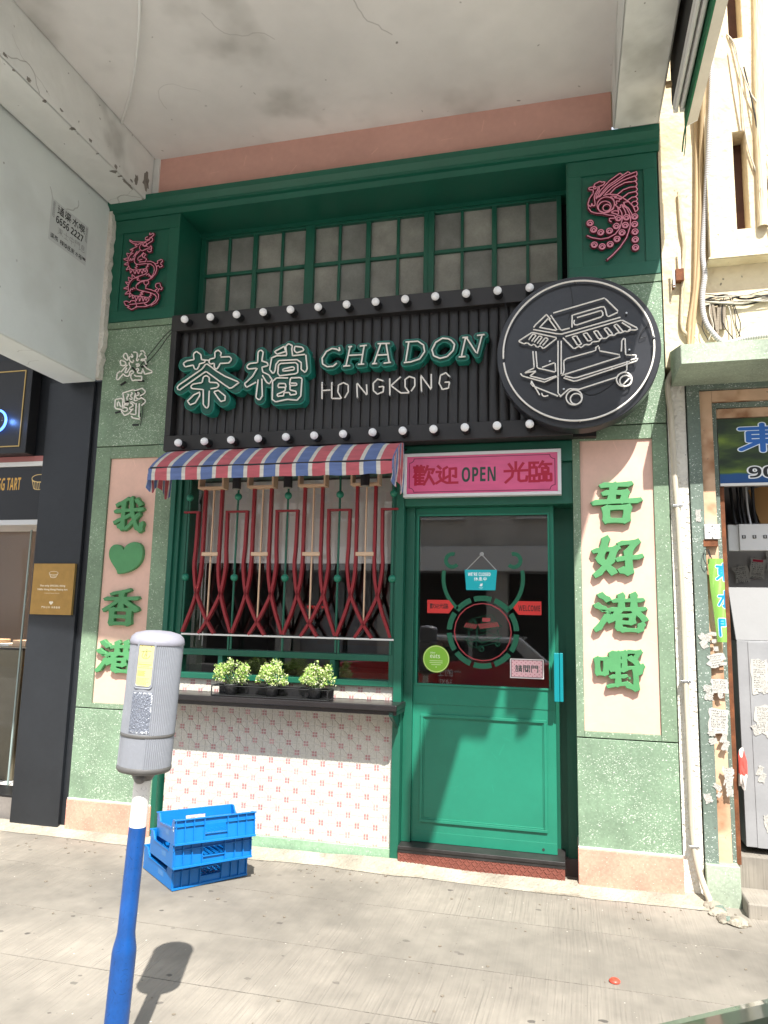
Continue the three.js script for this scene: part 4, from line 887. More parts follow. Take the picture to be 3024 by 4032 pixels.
// ---------------------------------------------------------------- other neon
for (const [name, label, list, x, y, w] of [['dragon_sign', 'pink neon dragon on the left green panel', DRAGON, -3.1, 4.1, 0.02], ['bird_sign', 'pink neon phoenix on the right green panel', PHOENIX, 0.33, 4.2, 0.02]]) {
  const t = thing(name, label, 'neon sign', x, y, 0.0);
  mesh('backing_plate', place(backing(list, w, 0.006, 0.0022), 0, 0, 0.012), M.maroon, t);
  mesh('neon_tube', neon(list, 0.026, 0.0036), M.pinkTube, t);
}
{
  const t = thing('neon_characters', 'two bare white neon characters on the left pillar', 'neon sign', -3.1, 3.2, 0.0);
  mesh('neon_tube', neon(GOODS, 0.045, 0.0055), M.neonTube, t);
  each('fixing', [[-0.115, 0.02, 0.5], [-0.03, 0.125, -0.7], [0.05, 0.145, 0.3], [0.035, 0.03, 0], [0.0, -0.055, 1.57], [-0.08, -0.13, 0.4], [-0.14, -0.2, 0.2], [0.045, -0.24, 1.57], [0.015, -0.305, 0]].map(([x, y, r]) => place(new RoundedBoxGeometry(0.05, 0.013, 0.014, 1, 0.003), x, y, 0.028, 0, 0, r)), M.black, t);
  each('wire', [tube([[0.02, 0.15, 0.03], [0.12, 0.26, 0.035], [0.22, 0.36, 0.05], [0.33, 0.44, 0.06]], 0.003, { smooth: 1 }), tube([[0.06, 0.155, 0.03], [0.16, 0.25, 0.035], [0.24, 0.34, 0.05], [0.32, 0.42, 0.06]], 0.003, { smooth: 1 }), tube([[0.02, -0.04, 0.02], [0.055, -0.1, 0.02], [0.06, -0.18, 0.02], [0.058, -0.26, 0.02], [0.05, -0.31, 0.02]], 0.0025, { smooth: 1 })], M.black, t);
}
// ---------------------------------------------------------------- couplet panels with cut letters
{
  const rows = [
    ['pink board with green characters 我 heart 香 港 on the left pillar', -3.0975, 0.195, [['我', -3.094, 2.228, 0.27, 0.285], ['heart', -3.096, 1.912, 0.28, 0.235], ['香', -3.1035, 1.568, 0.335, 0.275], ['港', -3.119, 1.216, 0.32, 0.25]]],
    ['pink board with green characters 吾好港嘢 on the right pillar', 0.29, 0.2145, [['吾', 0.285, 2.255, 0.3, 0.275], ['好', 0.286, 1.922, 0.295, 0.27], ['港', 0.289, 1.59, 0.315, 0.26], ['嘢', 0.277, 1.255, 0.29, 0.275]]],
  ];
  for (const [label, cx, hw, ls] of rows) {
    const t = thing('inscription_board', label, 'sign', cx, 0, 0);
    mesh('board', box(-hw, hw, 0.887, 2.654, -0.03, -0.014), M.pink, t);
    for (const [ch, x, y, w, h] of ls) {
      let g;
      if (ch === 'heart') { const s = new THREE.Shape(); s.moveTo(-0.055, -0.115); s.bezierCurveTo(-0.06, -0.07, -0.14, -0.03, -0.138, 0.04); s.bezierCurveTo(-0.136, 0.11, -0.05, 0.12, -0.02, 0.06); s.bezierCurveTo(0.0, 0.125, 0.14, 0.155, 0.14, 0.03); s.bezierCurveTo(0.14, -0.06, 0.05, -0.11, -0.055, -0.115); g = prism(s, 0.03, 0.0025); } else g = cutLetter(ch, w - 0.02, h - 0.02, { '嘢': 11.5, '我': 13, '港': 13, '香': 13 }[ch] ?? 15.5, 0.032);
      const m = mesh(ch === 'heart' ? 'heart' : 'character', place(g, x - cx, y, -0.0135), M.inkGreen, t); if (ch !== 'heart') m.userData.label = 'cut-out green character ' + ch;
      each('spacer', [[-0.06, 0.05], [0.06, -0.05]].map(([a, b]) => rod([x - cx + a, y + b, -0.015], [x - cx + a, y + b, 0.0], 0.008)), M.inkGreen, t);
    }
  }
}
// ---------------------------------------------------------------- welcome sign over the door
{
  const [c, g] = canvas(1400, 400);
  g.fillStyle = '#d95f8a'; g.fillRect(0, 0, 1400, 400);
  { const f = fbm(10, 90, 4), im = g.getImageData(0, 0, 1400, 400); for (let i = 0; i < im.data.length; i += 4) { const k = 0.95 + 0.1 * f((i / 4 % 1400) / 1400, (i / 5600 | 0) / 400); for (let j = 0; j < 3; j++) im.data[i + j] *= k; } g.putImageData(im, 0, 0); }
  g.strokeStyle = '#5c1d2e'; g.lineWidth = 6; g.beginPath();
  const [a, b, x1, y1, r] = [28, 26, 1372, 374, 44];
  g.moveTo(a + r, b); g.lineTo(x1 - r, b); g.arc(x1, b, r, Math.PI, Math.PI / 2, true); g.lineTo(x1, y1 - r); g.arc(x1, y1, r, -Math.PI / 2, Math.PI, true); g.lineTo(a + r, y1); g.arc(a, y1, r, 0, -Math.PI / 2, true); g.lineTo(a, b + r); g.arc(a, b, r, Math.PI / 2, 0, true); g.stroke();
  g.strokeStyle = '#b01838'; g.lineCap = 'square';
  write(g, '歡迎', 66, 96, 205, 25, { gap: 1.06 }); write(g, '光臨', 916, 88, 215, 25, { gap: 1.0 });
  g.fillStyle = '#24483c'; g.font = 'bold 205px sans-serif'; g.save(); g.translate(520, 278); g.scale(0.6, 1); g.fillText('OPEN', 0, 0); g.restore();
  const t = thing('welcome_sign', 'pink sign reading OPEN between Chinese characters above the door', 'sign', -0.545, 2.458, -0.028);
  sheet('panel', c, 0.975, 0.257, 0.02, t, { rough: 0.3, z: 0.025 });
  mesh('frame', [box(-0.506, 0.506, 0.125, 0.146, 0, 0.055, 0.003), box(-0.506, 0.506, -0.146, -0.125, 0, 0.055, 0.003), box(-0.506, -0.484, -0.125, 0.125, 0, 0.0545, 0.003), box(0.484, 0.506, -0.125, 0.125, 0, 0.0545, 0.003)], std({ color: C(0.72, 0.72, 0.72), roughness: 0.35 }), t);
}
// ---------------------------------------------------------------- on the door glass
const zg = -0.124;
{
  const t = thing('door_decal', 'green ring and red circle graphic with a cart on the door glass', 'window decal', -0.545, 1.45, zg);
  const dg = std({ color: C(0.005, 0.12, 0.06), roughness: 0.5 }), rd = std({ color: C(0.42, 0.05, 0.06), roughness: 0.5 });
  const sector = (cx, cy, r0, r1, a0, a1) => { const s = new THREE.Shape(); s.absarc(cx, cy, r1, a0, a1, false); s.absarc(cx, cy, r0, a1, a0, true); return new THREE.ExtrudeGeometry(s, { depth: 0.0012, bevelEnabled: false, curveSegments: 10 }); };
  for (let i = 0; i < 10; i++) mesh('ring_segment', sector(0, 0, 0.198, 0.232, i * 0.6283 + 0.05, (i + 1) * 0.6283 - 0.05), dg, t);
  mesh('red_circle', sector(0, 0, 0.179, 0.185, 0, 6.283), rd, t);
  each('cup_outline', [sector(0, 0.345, 0.245, 0.27, 2.95, 4.03), sector(0, 0.345, 0.245, 0.27, 5.4, 6.48), sector(-0.2, 0.46, 0.03, 0.055, 1.2, 5.6), sector(0.2, 0.46, 0.03, 0.055, -2.4, 1.9)], dg, t);
  mesh('cart_drawing', join(mm(CART).map((p) => tube(p.map((q) => [q[0] * 0.36, q[1] * 0.36, 0.001]), 0.0012, { rad: 4 }))), dg, t);
  const red = []; for (let i = 0; i < 6; i++) red.push(place(prism([[0, 0], [0.007, 0], [0.022, 0.028], [0.015, 0.028]], 0.0016), -0.12 + i * 0.013, 0.028 - i * 0.002, 0)); for (let i = 0; i < 11; i++) red.push(place(prism([[0.015, 0], [0.022, 0], [0.007, 0.03], [0, 0.03]], 0.0016), -0.03 + i * 0.0115, 0.02 + i * 0.0016, 0)); mesh('red_awning', red, rd, t);
  mesh('red_board', [box(-0.002, 0.05, 0.066, 0.09, 0.0, 0.0014)], rd, t);
}
{
  const t = thing('closed_sign', 'turquoise hanging sign reading WE\'RE CLOSED inside the door', 'sign', -0.557, 1.783, zg);
  const [c, g] = canvas(512, 330); g.fillStyle = '#12b6bf'; g.fillRect(0, 0, 512, 330); g.fillStyle = '#fff'; g.font = 'bold 84px sans-serif'; g.save(); g.translate(52, 100); g.scale(0.62, 0.92); g.fillText("WE'RE CLOSED", 0, 0); g.restore();
  g.strokeStyle = '#fff'; write(g, '休息中', 150, 118, 62, 7, { gap: 1.14 });
  g.beginPath(); g.moveTo(236, 262); g.lineTo(262, 214); g.lineTo(272, 236); g.lineTo(288, 210); g.lineTo(282, 258); g.lineTo(262, 270); g.fill(); g.font = '17px sans-serif'; g.fillText('deliveroo', 222, 292); g.fillText('foods', 238, 312);
  const s = shapeOf([[-0.105, 0.066], [0.105, 0.066], [0.094, -0.066], [-0.094, -0.066]]), geo = new THREE.ExtrudeGeometry(s, { depth: 0.003, bevelEnabled: false }), p = geo.attributes.position, u = geo.attributes.uv; for (let i = 0; i < p.count; i++) u.setXY(i, (p.getX(i) + 0.105) / 0.21, (p.getY(i) + 0.066) / 0.132);
  mesh('plate', place(geo, 0, 0, 0.002), std({ map: tex(c), roughness: 0.4 }), t);
  mesh('string', [rod([-0.095, 0.064, 0.003], [0.006, 0.166, 0.004], 0.0016), rod([0.1, 0.064, 0.003], [0.006, 0.166, 0.004], 0.0016)], M.white, t);
  mesh('suction_hook', place(new THREE.CylinderGeometry(0.011, 0.014, 0.006, 16), 0.006, 0.168, 0.004, Math.PI / 2, 0, 0), M.steel, t);
}
for (const [dir, x, label] of [[1, -0.82, 'red arrow sticker with Chinese characters on the left of the door glass'], [-1, -0.262, 'red arrow sticker reading WELCOME on the right of the door glass']]) {
  const [c, g] = canvas(512, 256); g.fillStyle = '#d5332f'; g.fillRect(0, 0, 512, 256); g.strokeStyle = g.fillStyle = '#2a1210';
  if (dir > 0) write(g, '歡迎光臨', 50, 66, 100, 9, { gap: 0.98, sx: 0.9 }); else { g.font = 'bold 130px sans-serif'; g.save(); g.translate(96, 184); g.scale(0.63, 1.15); g.fillText('WELCOME', 0, 0); g.restore(); }
  const geo = new THREE.ExtrudeGeometry(shapeOf([[-0.088, 0.043], [0.055, 0.043], [0.088, 0], [0.055, -0.043], [-0.088, -0.043]].map(([a, b]) => [a * dir, b])), { depth: 0.0015, bevelEnabled: false }), p = geo.attributes.position, u = geo.attributes.uv; for (let i = 0; i < p.count; i++) u.setXY(i, (p.getX(i) + 0.088) / 0.176, (p.getY(i) + 0.043) / 0.086);
  const o = tag(mesh('arrow_sticker', geo, std({ map: tex(c), roughness: 0.5 })), label, 'sticker'); o.position.set(x, 1.607, zg + 0.0005);
}
{
  const [c, g] = canvas(512, 512); g.fillStyle = '#86bf3a'; g.fillRect(0, 0, 512, 512); g.strokeStyle = '#cfe08a'; g.lineWidth = 16; g.beginPath(); g.arc(256, 256, 240, 0, 6.3); g.stroke();
  g.fillStyle = '#eef6dc'; g.font = '46px sans-serif'; g.fillText('Uber', 140, 156); g.font = '108px sans-serif'; g.fillText('eats', 134, 240); g.globalAlpha = 0.6; for (const [y, w] of [[284, 250], [320, 250], [356, 180]]) g.fillRect(256 - w / 2, y, w, 14); g.fillRect(246, 396, 22, 22);
  const geo = new THREE.CylinderGeometry(0.087, 0.087, 0.0016, 48); place(geo, 0, 0, 0, Math.PI / 2, 0, 0); const p = geo.attributes.position, u = geo.attributes.uv; for (let i = 0; i < p.count; i++) u.setXY(i, p.getX(i) / 0.174 + 0.5, p.getY(i) / 0.174 + 0.5);
  const o = tag(mesh('round_sticker', geo, std({ map: tex(c), roughness: 0.45 })), 'round lime green sticker reading eats low on the door glass', 'sticker'); o.position.set(-0.845, 1.27, zg + 0.002);
}
{
  const [c, g] = canvas(512, 300); g.fillStyle = '#f3e9e6'; g.fillRect(0, 0, 512, 300); g.fillStyle = '#f0bfc3'; g.fillRect(14, 14, 484, 272); g.fillStyle = '#c9707c'; for (let j = 0; j < 9; j++) for (let i = 0; i < 14; i++) if ((i + j) % 2) g.fillRect(28 + i * 34, 24 + j * 29, 14, 14);
  g.strokeStyle = '#221512'; g.lineWidth = 7; g.strokeRect(18, 18, 476, 264); g.lineWidth = 12; g.strokeStyle = '#f0bfc3'; write(g, '請關門', 78, 96, 108, 26, { gap: 1.12 }); g.strokeStyle = '#1f3b33'; write(g, '請關門', 78, 96, 108, 11, { gap: 1.12 });
  const t = thing('door_notice', 'small pink checked notice with three characters low on the door glass', 'notice', -0.267, 1.229, zg);
  sheet('card', c, 0.208, 0.12, 0.002, t, { rough: 0.5 });
}
// ---------------------------------------------------------------- planter tray and plants on the shelf
{
  const t = thing('planter_tray', 'long black wire planter tray on the counter shelf', 'planter', -1.885, 0.998, 0.1);
  const w = 0.4, d = 0.058, h = 0.066, r = 0.004, e = [];
  for (const y of [r, h]) { e.push(rod([-w, y, d], [w, y, d], r, 6), rod([-w, y, -d], [w, y, -d], r, 6), rod([-w, y, -d], [-w, y, d], r, 6), rod([w, y, -d], [w, y, d], r, 6)); }
  for (const x of [-w, w]) for (const z of [-d, d]) e.push(rod([x, 0.001, z], [x, h, z], r, 6));
  mesh('wire_frame', e, M.black, t); mesh('base', box(-w, w, 0.001, 0.008, -d, d), M.black, t); mesh('back_plate', box(-w, w, 0.004, h, -d - 0.002, -d + 0.002), M.black, t);
  const leaf = (s) => { const g = new THREE.BufferGeometry(); g.setAttribute('position', new THREE.Float32BufferAttribute([0, 0, 0, s * 0.42, s * 0.45, s * 0.1, 0, s, 0, -s * 0.42, s * 0.45, s * 0.1], 3)); g.setIndex([0, 1, 2, 0, 2, 3]); g.computeVertexNormals(); g.setAttribute('uv', new THREE.Float32BufferAttribute([0, 0, 1, 0, 1, 1, 0, 1], 2)); return g; };
  const leafM = (r, g, b) => phys({ color: C(r, g, b), roughness: 0.6, transmission: 0.25, thickness: 0, side: THREE.DoubleSide }), LM = [leafM(0.26, 0.46, 0.06), leafM(0.6, 0.74, 0.24), leafM(0.93, 0.93, 0.62)];
  [['leftmost bushy potted plant in the planter tray', -2.172, 0.104, 11], ['middle bushy potted plant in the planter tray', -1.885, 0.093, 22], ['rightmost bushy potted plant in the planter tray', -1.592, 0.112, 33]].forEach(([label, x, R, s]) => {
    const p = thing('potted_plant', label, 'plant', x, 1.007, 0.1, 'potted plants in the tray'); seed = s * 1313;
    mesh('pot', place(new THREE.LatheGeometry([[0, 0], [0.034, 0], [0.045, 0.058], [0.049, 0.06], [0.049, 0.068], [0.044, 0.068], [0.042, 0.058], [0, 0.055]].map((q) => new THREE.Vector2(...q)), 24), 0, 0, 0), std({ color: C(0.03, 0.03, 0.032), roughness: 0.5 }), p);
    const G = [[], [], []], S = [];
    const clumps = []; for (let i = 0; i < 46; i++) { const a = rr(0, 6.283), e2 = Math.asin(rr(-0.35, 1)), k = rr(0.55, 1.12); clumps.push([Math.cos(a) * Math.cos(e2) * R * k, 0.115 + Math.sin(e2) * R * 0.95 * k, Math.sin(a) * Math.cos(e2) * R * k * 0.85]); }
    for (const c of clumps) {
      S.push(tube([[0, 0.05, 0], [c[0] * 0.5, c[1] * 0.6 + 0.02, c[2] * 0.5], c], 0.0014, { rad: 4 }));
      for (let i = 0; i < 26; i++) { const q = [c[0] + rr(-0.02, 0.02), c[1] + rr(-0.018, 0.022), c[2] + rr(-0.02, 0.02)], out = Math.hypot(q[0], q[1] - 0.11, q[2]) / R, kind = i < 7 ? 0 : i < 14 ? 1 : 2; G[kind].push(place(leaf(kind === 2 ? rr(0.008, 0.013) : rr(0.012, 0.021)), ...q, rr(-1.6, 1.6), rr(0, 6.3), rr(-1.6, 1.6))); }
    }
    mesh('stem', S, std({ color: C(0.06, 0.1, 0.03) }), p);
    mesh('foliage', G[0], LM[0], p).userData.kind = 'stuff'; mesh('young_foliage', G[1], LM[1], p).userData.kind = 'stuff'; mesh('flower', G[2], LM[2], p).userData.kind = 'stuff';
  });
}

// ---------------------------------------------------------------- parking meter
{
  const t = thing('parking_meter', 'grey ribbed parking meter on a blue and white post', 'parking meter', -1.437, 0, 2.35);
  t.rotation.z = -0.047;
  const grey = (b, s) => std({ ...tinted(b, { s, amount: 0.07, scuffs: 120, size: 0.45, scuff: '#e9ebee', alpha: 0.22 }), roughness: 0.42, bumpMap: grain, bumpScale: 0.0006 });
  const mg = grey([136, 139, 145], 91), lid = grey([146, 145, 154], 92), low = grey([92, 90, 87], 93);
  const PA = 0.16; // which way the instruction panel looks
  const ribbed = (r, y0, y1, half0, half1) => {
    const p = []; const N = 400; for (let i = 0; i < N; i++) { const a = i / N * Math.PI * 2, d = Math.atan2(Math.sin(a - Math.PI / 2 + PA), Math.cos(a - Math.PI / 2 + PA)); const flatz = d > -half1 && d < half0, k = flatz ? 0 : 0.0026 * Math.pow(Math.abs(Math.sin(a * 40)), 0.7); p.push([Math.cos(a) * (r - 0.0016 + k), -Math.sin(a) * (r - 0.0016 + k)]); }
    return metre(place(new THREE.ExtrudeGeometry(shapeOf(p.map(([x, z]) => [x, z])), { depth: y1 - y0, bevelEnabled: false }), 0, y0, 0, -Math.PI / 2, 0, 0));
  };
  const lathe = (q) => metre(new THREE.LatheGeometry(q.map((v) => new THREE.Vector2(...v)), 64));
  mesh('lid', lathe([[0, 1.466], [0.05, 1.463], [0.085, 1.455], [0.1, 1.443], [0.1045, 1.43], [0.1045, 1.42], [0.1, 1.417], [0.09, 1.416]]), lid, t);
  // ExtrudeGeometry laid flat mirrors z, so the panel angle is taken with that in mind
  mesh('head', ribbed(0.101, 1.129, 1.418, 0.5, 0.42), mg, t);
  mesh('seam', lathe([[0.098, 1.117], [0.1025, 1.12], [0.1025, 1.127], [0.098, 1.13]]), low, t);
  mesh('lower_head', ribbed(0.1005, 1.022, 1.118, 1.0, 0.3), mg, t);
  mesh('bottom_cap', lathe([[0.098, 1.024], [0.103, 1.02], [0.104, 1.012], [0.098, 1.004], [0.07, 0.997], [0.046, 0.992], [0.043, 0.986], [0.039, 0.98], [0.036, 0.974], [0, 0.974]]), low, t);
  mesh('hinge_cover', place(new THREE.SphereGeometry(0.03, 20, 14), 0, 0, 0).scale(0.8, 0.6, 0.5).translate(0.006, 0.982, 0.034), grey([104, 103, 100], 94), t);
  const whiteP = std({ ...tinted([226, 223, 216], { s: 95, amount: 0.05, scuffs: 90, size: 0.3, scuff: '#6d675c', alpha: 0.35 }), roughness: 0.5, bumpMap: grain, bumpScale: 0.001 }), blueP = std({ ...tinted([14, 74, 142], { s: 96, amount: 0.12, scuffs: 140, size: 0.4, scuff: '#0a3474', alpha: 0.35 }), roughness: 0.4, bumpMap: grain, bumpScale: 0.002 });
  mesh('white_band', lathe([[0, 0.975], [0.029, 0.975], [0.032, 0.971], [0.0325, 0.822]]), whiteP, t);
  mesh('post', lathe([[0.0326, 0.824], [0.033, 0.495], [0.036, 0.477], [0.043, 0.447], [0.0445, 0.433], [0.0445, -0.13]]), blueP, t);
  // instruction panel let into the head
  const bend = (g, r, a0) => { const p = g.attributes.position; for (let i = 0; i < p.count; i++) { const a = p.getX(i) / r + a0, R = r + p.getZ(i); p.setXYZ(i, Math.sin(a) * R, p.getY(i), Math.cos(a) * R); } g.computeVertexNormals(); return g; };
  const rr2 = (w, h, r) => { const s = new THREE.Shape(); s.moveTo(-w + r, -h); s.lineTo(w - r, -h); s.absarc(w - r, -h + r, r, -1.571, 0); s.lineTo(w, h - r); s.absarc(w - r, h - r, r, 0, 1.571); s.lineTo(-w + r, h); s.absarc(-w + r, h - r, r, 1.571, 3.142); s.lineTo(-w, -h + r); s.absarc(-w + r, -h + r, r, 3.142, 4.712); return s; };
  const ring = rr2(0.036, 0.077, 0.013); ring.holes.push(rr2(0.03, 0.069, 0.009));
  mesh('panel_frame', bend(new THREE.ExtrudeGeometry(ring, { depth: 0.004, bevelEnabled: true, bevelSize: 0.0008, bevelThickness: 0.001, bevelSegments: 1, curveSegments: 6 }).translate(0, 1.355, 0), 0.0995, PA), mg, t);
  const [c, g] = canvas(300, 950); g.fillStyle = '#e8d98c'; g.fillRect(0, 0, 300, 950);
  g.fillStyle = '#5d5a3f'; for (const x of [60, 240]) { g.beginPath(); g.arc(x, 70, 9, 0, 6.3); g.fill(); } g.beginPath(); g.arc(158, 150, 11, 0, 6.3); g.fill();
  g.strokeStyle = '#5c6b4a'; g.lineWidth = 14; g.beginPath(); g.moveTo(62, 200); g.quadraticCurveTo(150, 168, 240, 178); g.stroke(); g.lineWidth = 11; g.beginPath(); g.moveTo(110, 196); g.quadraticCurveTo(40, 320, 130, 345); g.quadraticCurveTo(210, 350, 228, 270); g.stroke(); g.beginPath(); g.moveTo(150, 190); g.quadraticCurveTo(135, 300, 112, 330); g.moveTo(168, 190); g.lineTo(158, 330); g.moveTo(128, 268); g.lineTo(172, 262); g.stroke();
  g.lineWidth = 3; g.beginPath(); g.moveTo(10, 430); g.lineTo(290, 424); g.stroke();
  seed = 515; g.fillStyle = '#7c6a33'; g.font = 'bold 26px sans-serif'; g.fillText('Do not insert', 74, 520); g.fillText('banknotes in any slot', 18, 552); g.fillStyle = '#a3813c'; for (let r = 0; r < 1; r++) for (let k = 0; k < 12; k++) g.fillRect(24 + k * 21, 462, 16, 20);
  g.fillStyle = '#a1582e'; for (let r = 0; r < 5; r++) for (let k = 0; k < 9 - (r % 2); k++) g.fillRect(26 + k * 17, 610 + r * 24, 12, 15);
  g.fillStyle = '#7c6a33'; for (let r = 0; r < 6; r++) for (let x = 26; x < 240 - (r % 3) * 22;) { const w = rr(10, 30); g.fillRect(x, 766 + r * 26, w, 8); x += w + 8; }
  mesh('instruction_plate', bend(new THREE.PlaneGeometry(0.062, 0.142, 12, 1).translate(0, 1.355, 0.0012), 0.0997, PA), phys({ map: tex(c), roughness: 0.25, clearcoat: 0.6 }), t);
  // scuffed remains of a sticker
  const [sc, sg] = canvas(512, 768); sg.fillStyle = 'rgb(122,127,138)'; sg.fillRect(0, 0, 512, 768); seed = 616;
  for (let i = 0; i < 900; i++) { const x = rnd() * 512, y = rnd() * 768; if (rnd() > 0.25 + 0.75 * (x / 512)) continue; sg.globalAlpha = rr(0.25, 0.95); sg.fillStyle = ['#f4f5f7', '#dfe3ea', '#7b808a', '#c4c8d0'][(rnd() * 4) | 0]; sg.beginPath(); const a = -0.8 + rr(-0.5, 0.5), L = rr(4, 34), w = rr(1, 7); sg.moveTo(x, y); sg.lineTo(x + Math.cos(a) * L, y + Math.sin(a) * L); sg.lineTo(x + Math.cos(a) * L * 0.6 + w, y + Math.sin(a) * L * 0.6 + w); sg.fill(); }
  sg.globalAlpha = 0.9; sg.fillStyle = '#eef0f3'; for (const [a, b, w, h] of [[470, 40, 26, 330], [20, 0, 460, 26], [60, 720, 400, 36]]) for (let k = 0; k < 40; k++) sg.fillRect(a + rr(0, w), b + rr(0, h), rr(3, 18), rr(6, 26));
  const f3 = fbm(30, 97, 4), [bc] = pixels(256, 256, (u, v) => { const q = f3(u, v) * 255; return [q, q, q]; });
  mesh('sticker_remains', bend(new THREE.PlaneGeometry(0.082, 0.132, 14, 1).translate(0.002, 1.2, 0.0008), 0.1, PA), std({ map: tex(sc), bumpMap: tex(bc, null, false), bumpScale: 0.004, roughness: 0.35, metalness: 0.25 }), t);
  for (const c of t.children) c.geometry.scale(0.86, 1, 0.86);
}
// ---------------------------------------------------------------- bread crates
{
  const W = 0.46, D = 0.445, H = 0.135, w = 0.008;
  const blue = std({ ...tinted([6, 112, 186], { s: 101, amount: 0.07, scuffs: 120, size: 0.5, scuff: '#9ccdf5', alpha: 0.16 }), roughness: 0.4 });
  const [c, g] = canvas(256, 96); g.fillStyle = '#e9efef'; g.fillRect(0, 0, 256, 96); g.fillStyle = '#47606e'; for (let k = 0; k < 4; k++) g.fillRect(24 + k * 54, 24, 40, 48);
  const build = () => {
    const t = thing('bread_crate', '', 'crate', 0, 0, 0, 'blue bread crates stacked by the tiled wall');
    const walls = (zf) => { // front or back wall with a hand hole; ribs, ledge and rim outside
      const s = zf > 0 ? 1 : -1, z0 = zf > 0 ? D / 2 - w : -D / 2, z1 = z0 + w, o = [];
      o.push(box(-W / 2, -0.06, 0.004, H - 0.006, z0, z1), box(0.06, W / 2, 0.004, H - 0.006, z0, z1), box(-0.06, 0.06, 0.004, 0.05, z0, z1), box(-0.06, 0.06, 0.098, H - 0.006, z0, z1));
      const f0 = zf > 0 ? z1 : z0 - 0.011, f1 = f0 + 0.011;
      for (const x of [-0.224, -0.175, -0.125, -0.066, 0.066, 0.125, 0.175, 0.224]) o.push(box(x - 0.0025, x + 0.0025, 0.012, H - 0.004, f0, f1));
      o.push(box(-W / 2 - 0.004, W / 2 + 0.004, H - 0.007, H, Math.min(z0, f0), Math.max(z1, f1) + (s > 0 ? 0.004 : 0), 0.002), box(-W / 2, W / 2, 0.096, 0.1, f0, f1), box(-W / 2, W / 2, 0.002, 0.014, f0 + (s < 0 ? 0.002 : 0), f1 + (s > 0 ? 0.002 : 0), 0.002), box(-0.066, 0.066, 0.046, 0.05, f0, f1));
      return o;
    };
    mesh('end_wall', walls(1), blue, t); mesh('end_wall', walls(-1), blue, t);
    for (const s of [-1, 1]) { // long side walls, dipping in the middle at the top
      const sh = shapeOf([[-D / 2 + w, 0.004], [D / 2 - w, 0.004], [D / 2 - w, H - 0.002], [D / 2 - 0.05, H - 0.002], [D / 2 - 0.085, H - 0.045], [-D / 2 + 0.085, H - 0.045], [-D / 2 + 0.05, H - 0.002], [-D / 2 + w, H - 0.002]]);
      const ge = new THREE.ExtrudeGeometry(sh, { depth: w, bevelEnabled: false }); place(ge, s * (W / 2 - w / 2) + w / 2, 0, 0, 0, -Math.PI / 2, 0);
      mesh('side_wall', [metre(ge), box(s * W / 2 - 0.003, s * W / 2 + 0.003, H - 0.052, H - 0.045, -D / 2 + 0.08, D / 2 - 0.08)], blue, t);
    }
    const bars = []; for (let i = 0; i <= 14; i++) { const q = lerp(-W / 2 + w, W / 2 - w, i / 14), z = lerp(-D / 2 + w, D / 2 - w, i / 14); bars.push(box(q - 0.004, q + 0.004, 0.004, 0.011, -D / 2 + w, D / 2 - w)); bars.push(box(-W / 2 + w, W / 2 - w, 0.0045, 0.0115, z - 0.004, z + 0.004)); }
    mesh('floor_grid', bars, blue, t);
    const lab = place(new THREE.PlaneGeometry(0.085, 0.03), -W / 2 - 0.0008, 0.055, 0.06, 0, -Math.PI / 2, 0); mesh('moulded_mark', lab, std({ ...tinted([70, 128, 186], { s: 103, amount: 0.5, size: 0.02, scuffs: 0, px: 128 }), roughness: 0.5 }), t);
    return t;
  };
  const first = build(), put = (o, x, y, z, dx, dz, rx, rz, label) => {
    const a = Math.atan2(-dz, dx), cx = x + dx * W / 2, cz = z + dz * W / 2; // from the front left corner, along the front edge
    o.position.set(cx + dz * D / 2, y, cz - dx * D / 2); o.rotation.set(rx, a, rz, 'YXZ'); o.userData = { ...first.userData, label };
  };
  put(first, -2.165, 0.001, 0.74, 0.62, -0.785, 0, 0, 'bottom blue plastic crate of the stack of three');
  const b = first.clone(); b.name = numbered('bread_crate'); scene.add(b); put(b, -2.125, 0.122, 0.81, 0.68, -0.733, -0.06, 0.0, 'middle blue plastic crate of the stack of three');
  const d = first.clone(); d.name = numbered('bread_crate'); scene.add(d); put(d, -2.11, 0.236, 0.83, 0.73, -0.683, -0.13, 0.0, 'top blue plastic crate of the stack, tilted, with a white tag');
  const tagc = place(new THREE.PlaneGeometry(0.022, 0.024), -W / 2 - 0.001, 0.085, 0.195, 0, -Math.PI / 2, 0); mesh('paper_tag', tagc, std({ map: tex(c), roughness: 0.7 }), d);
}
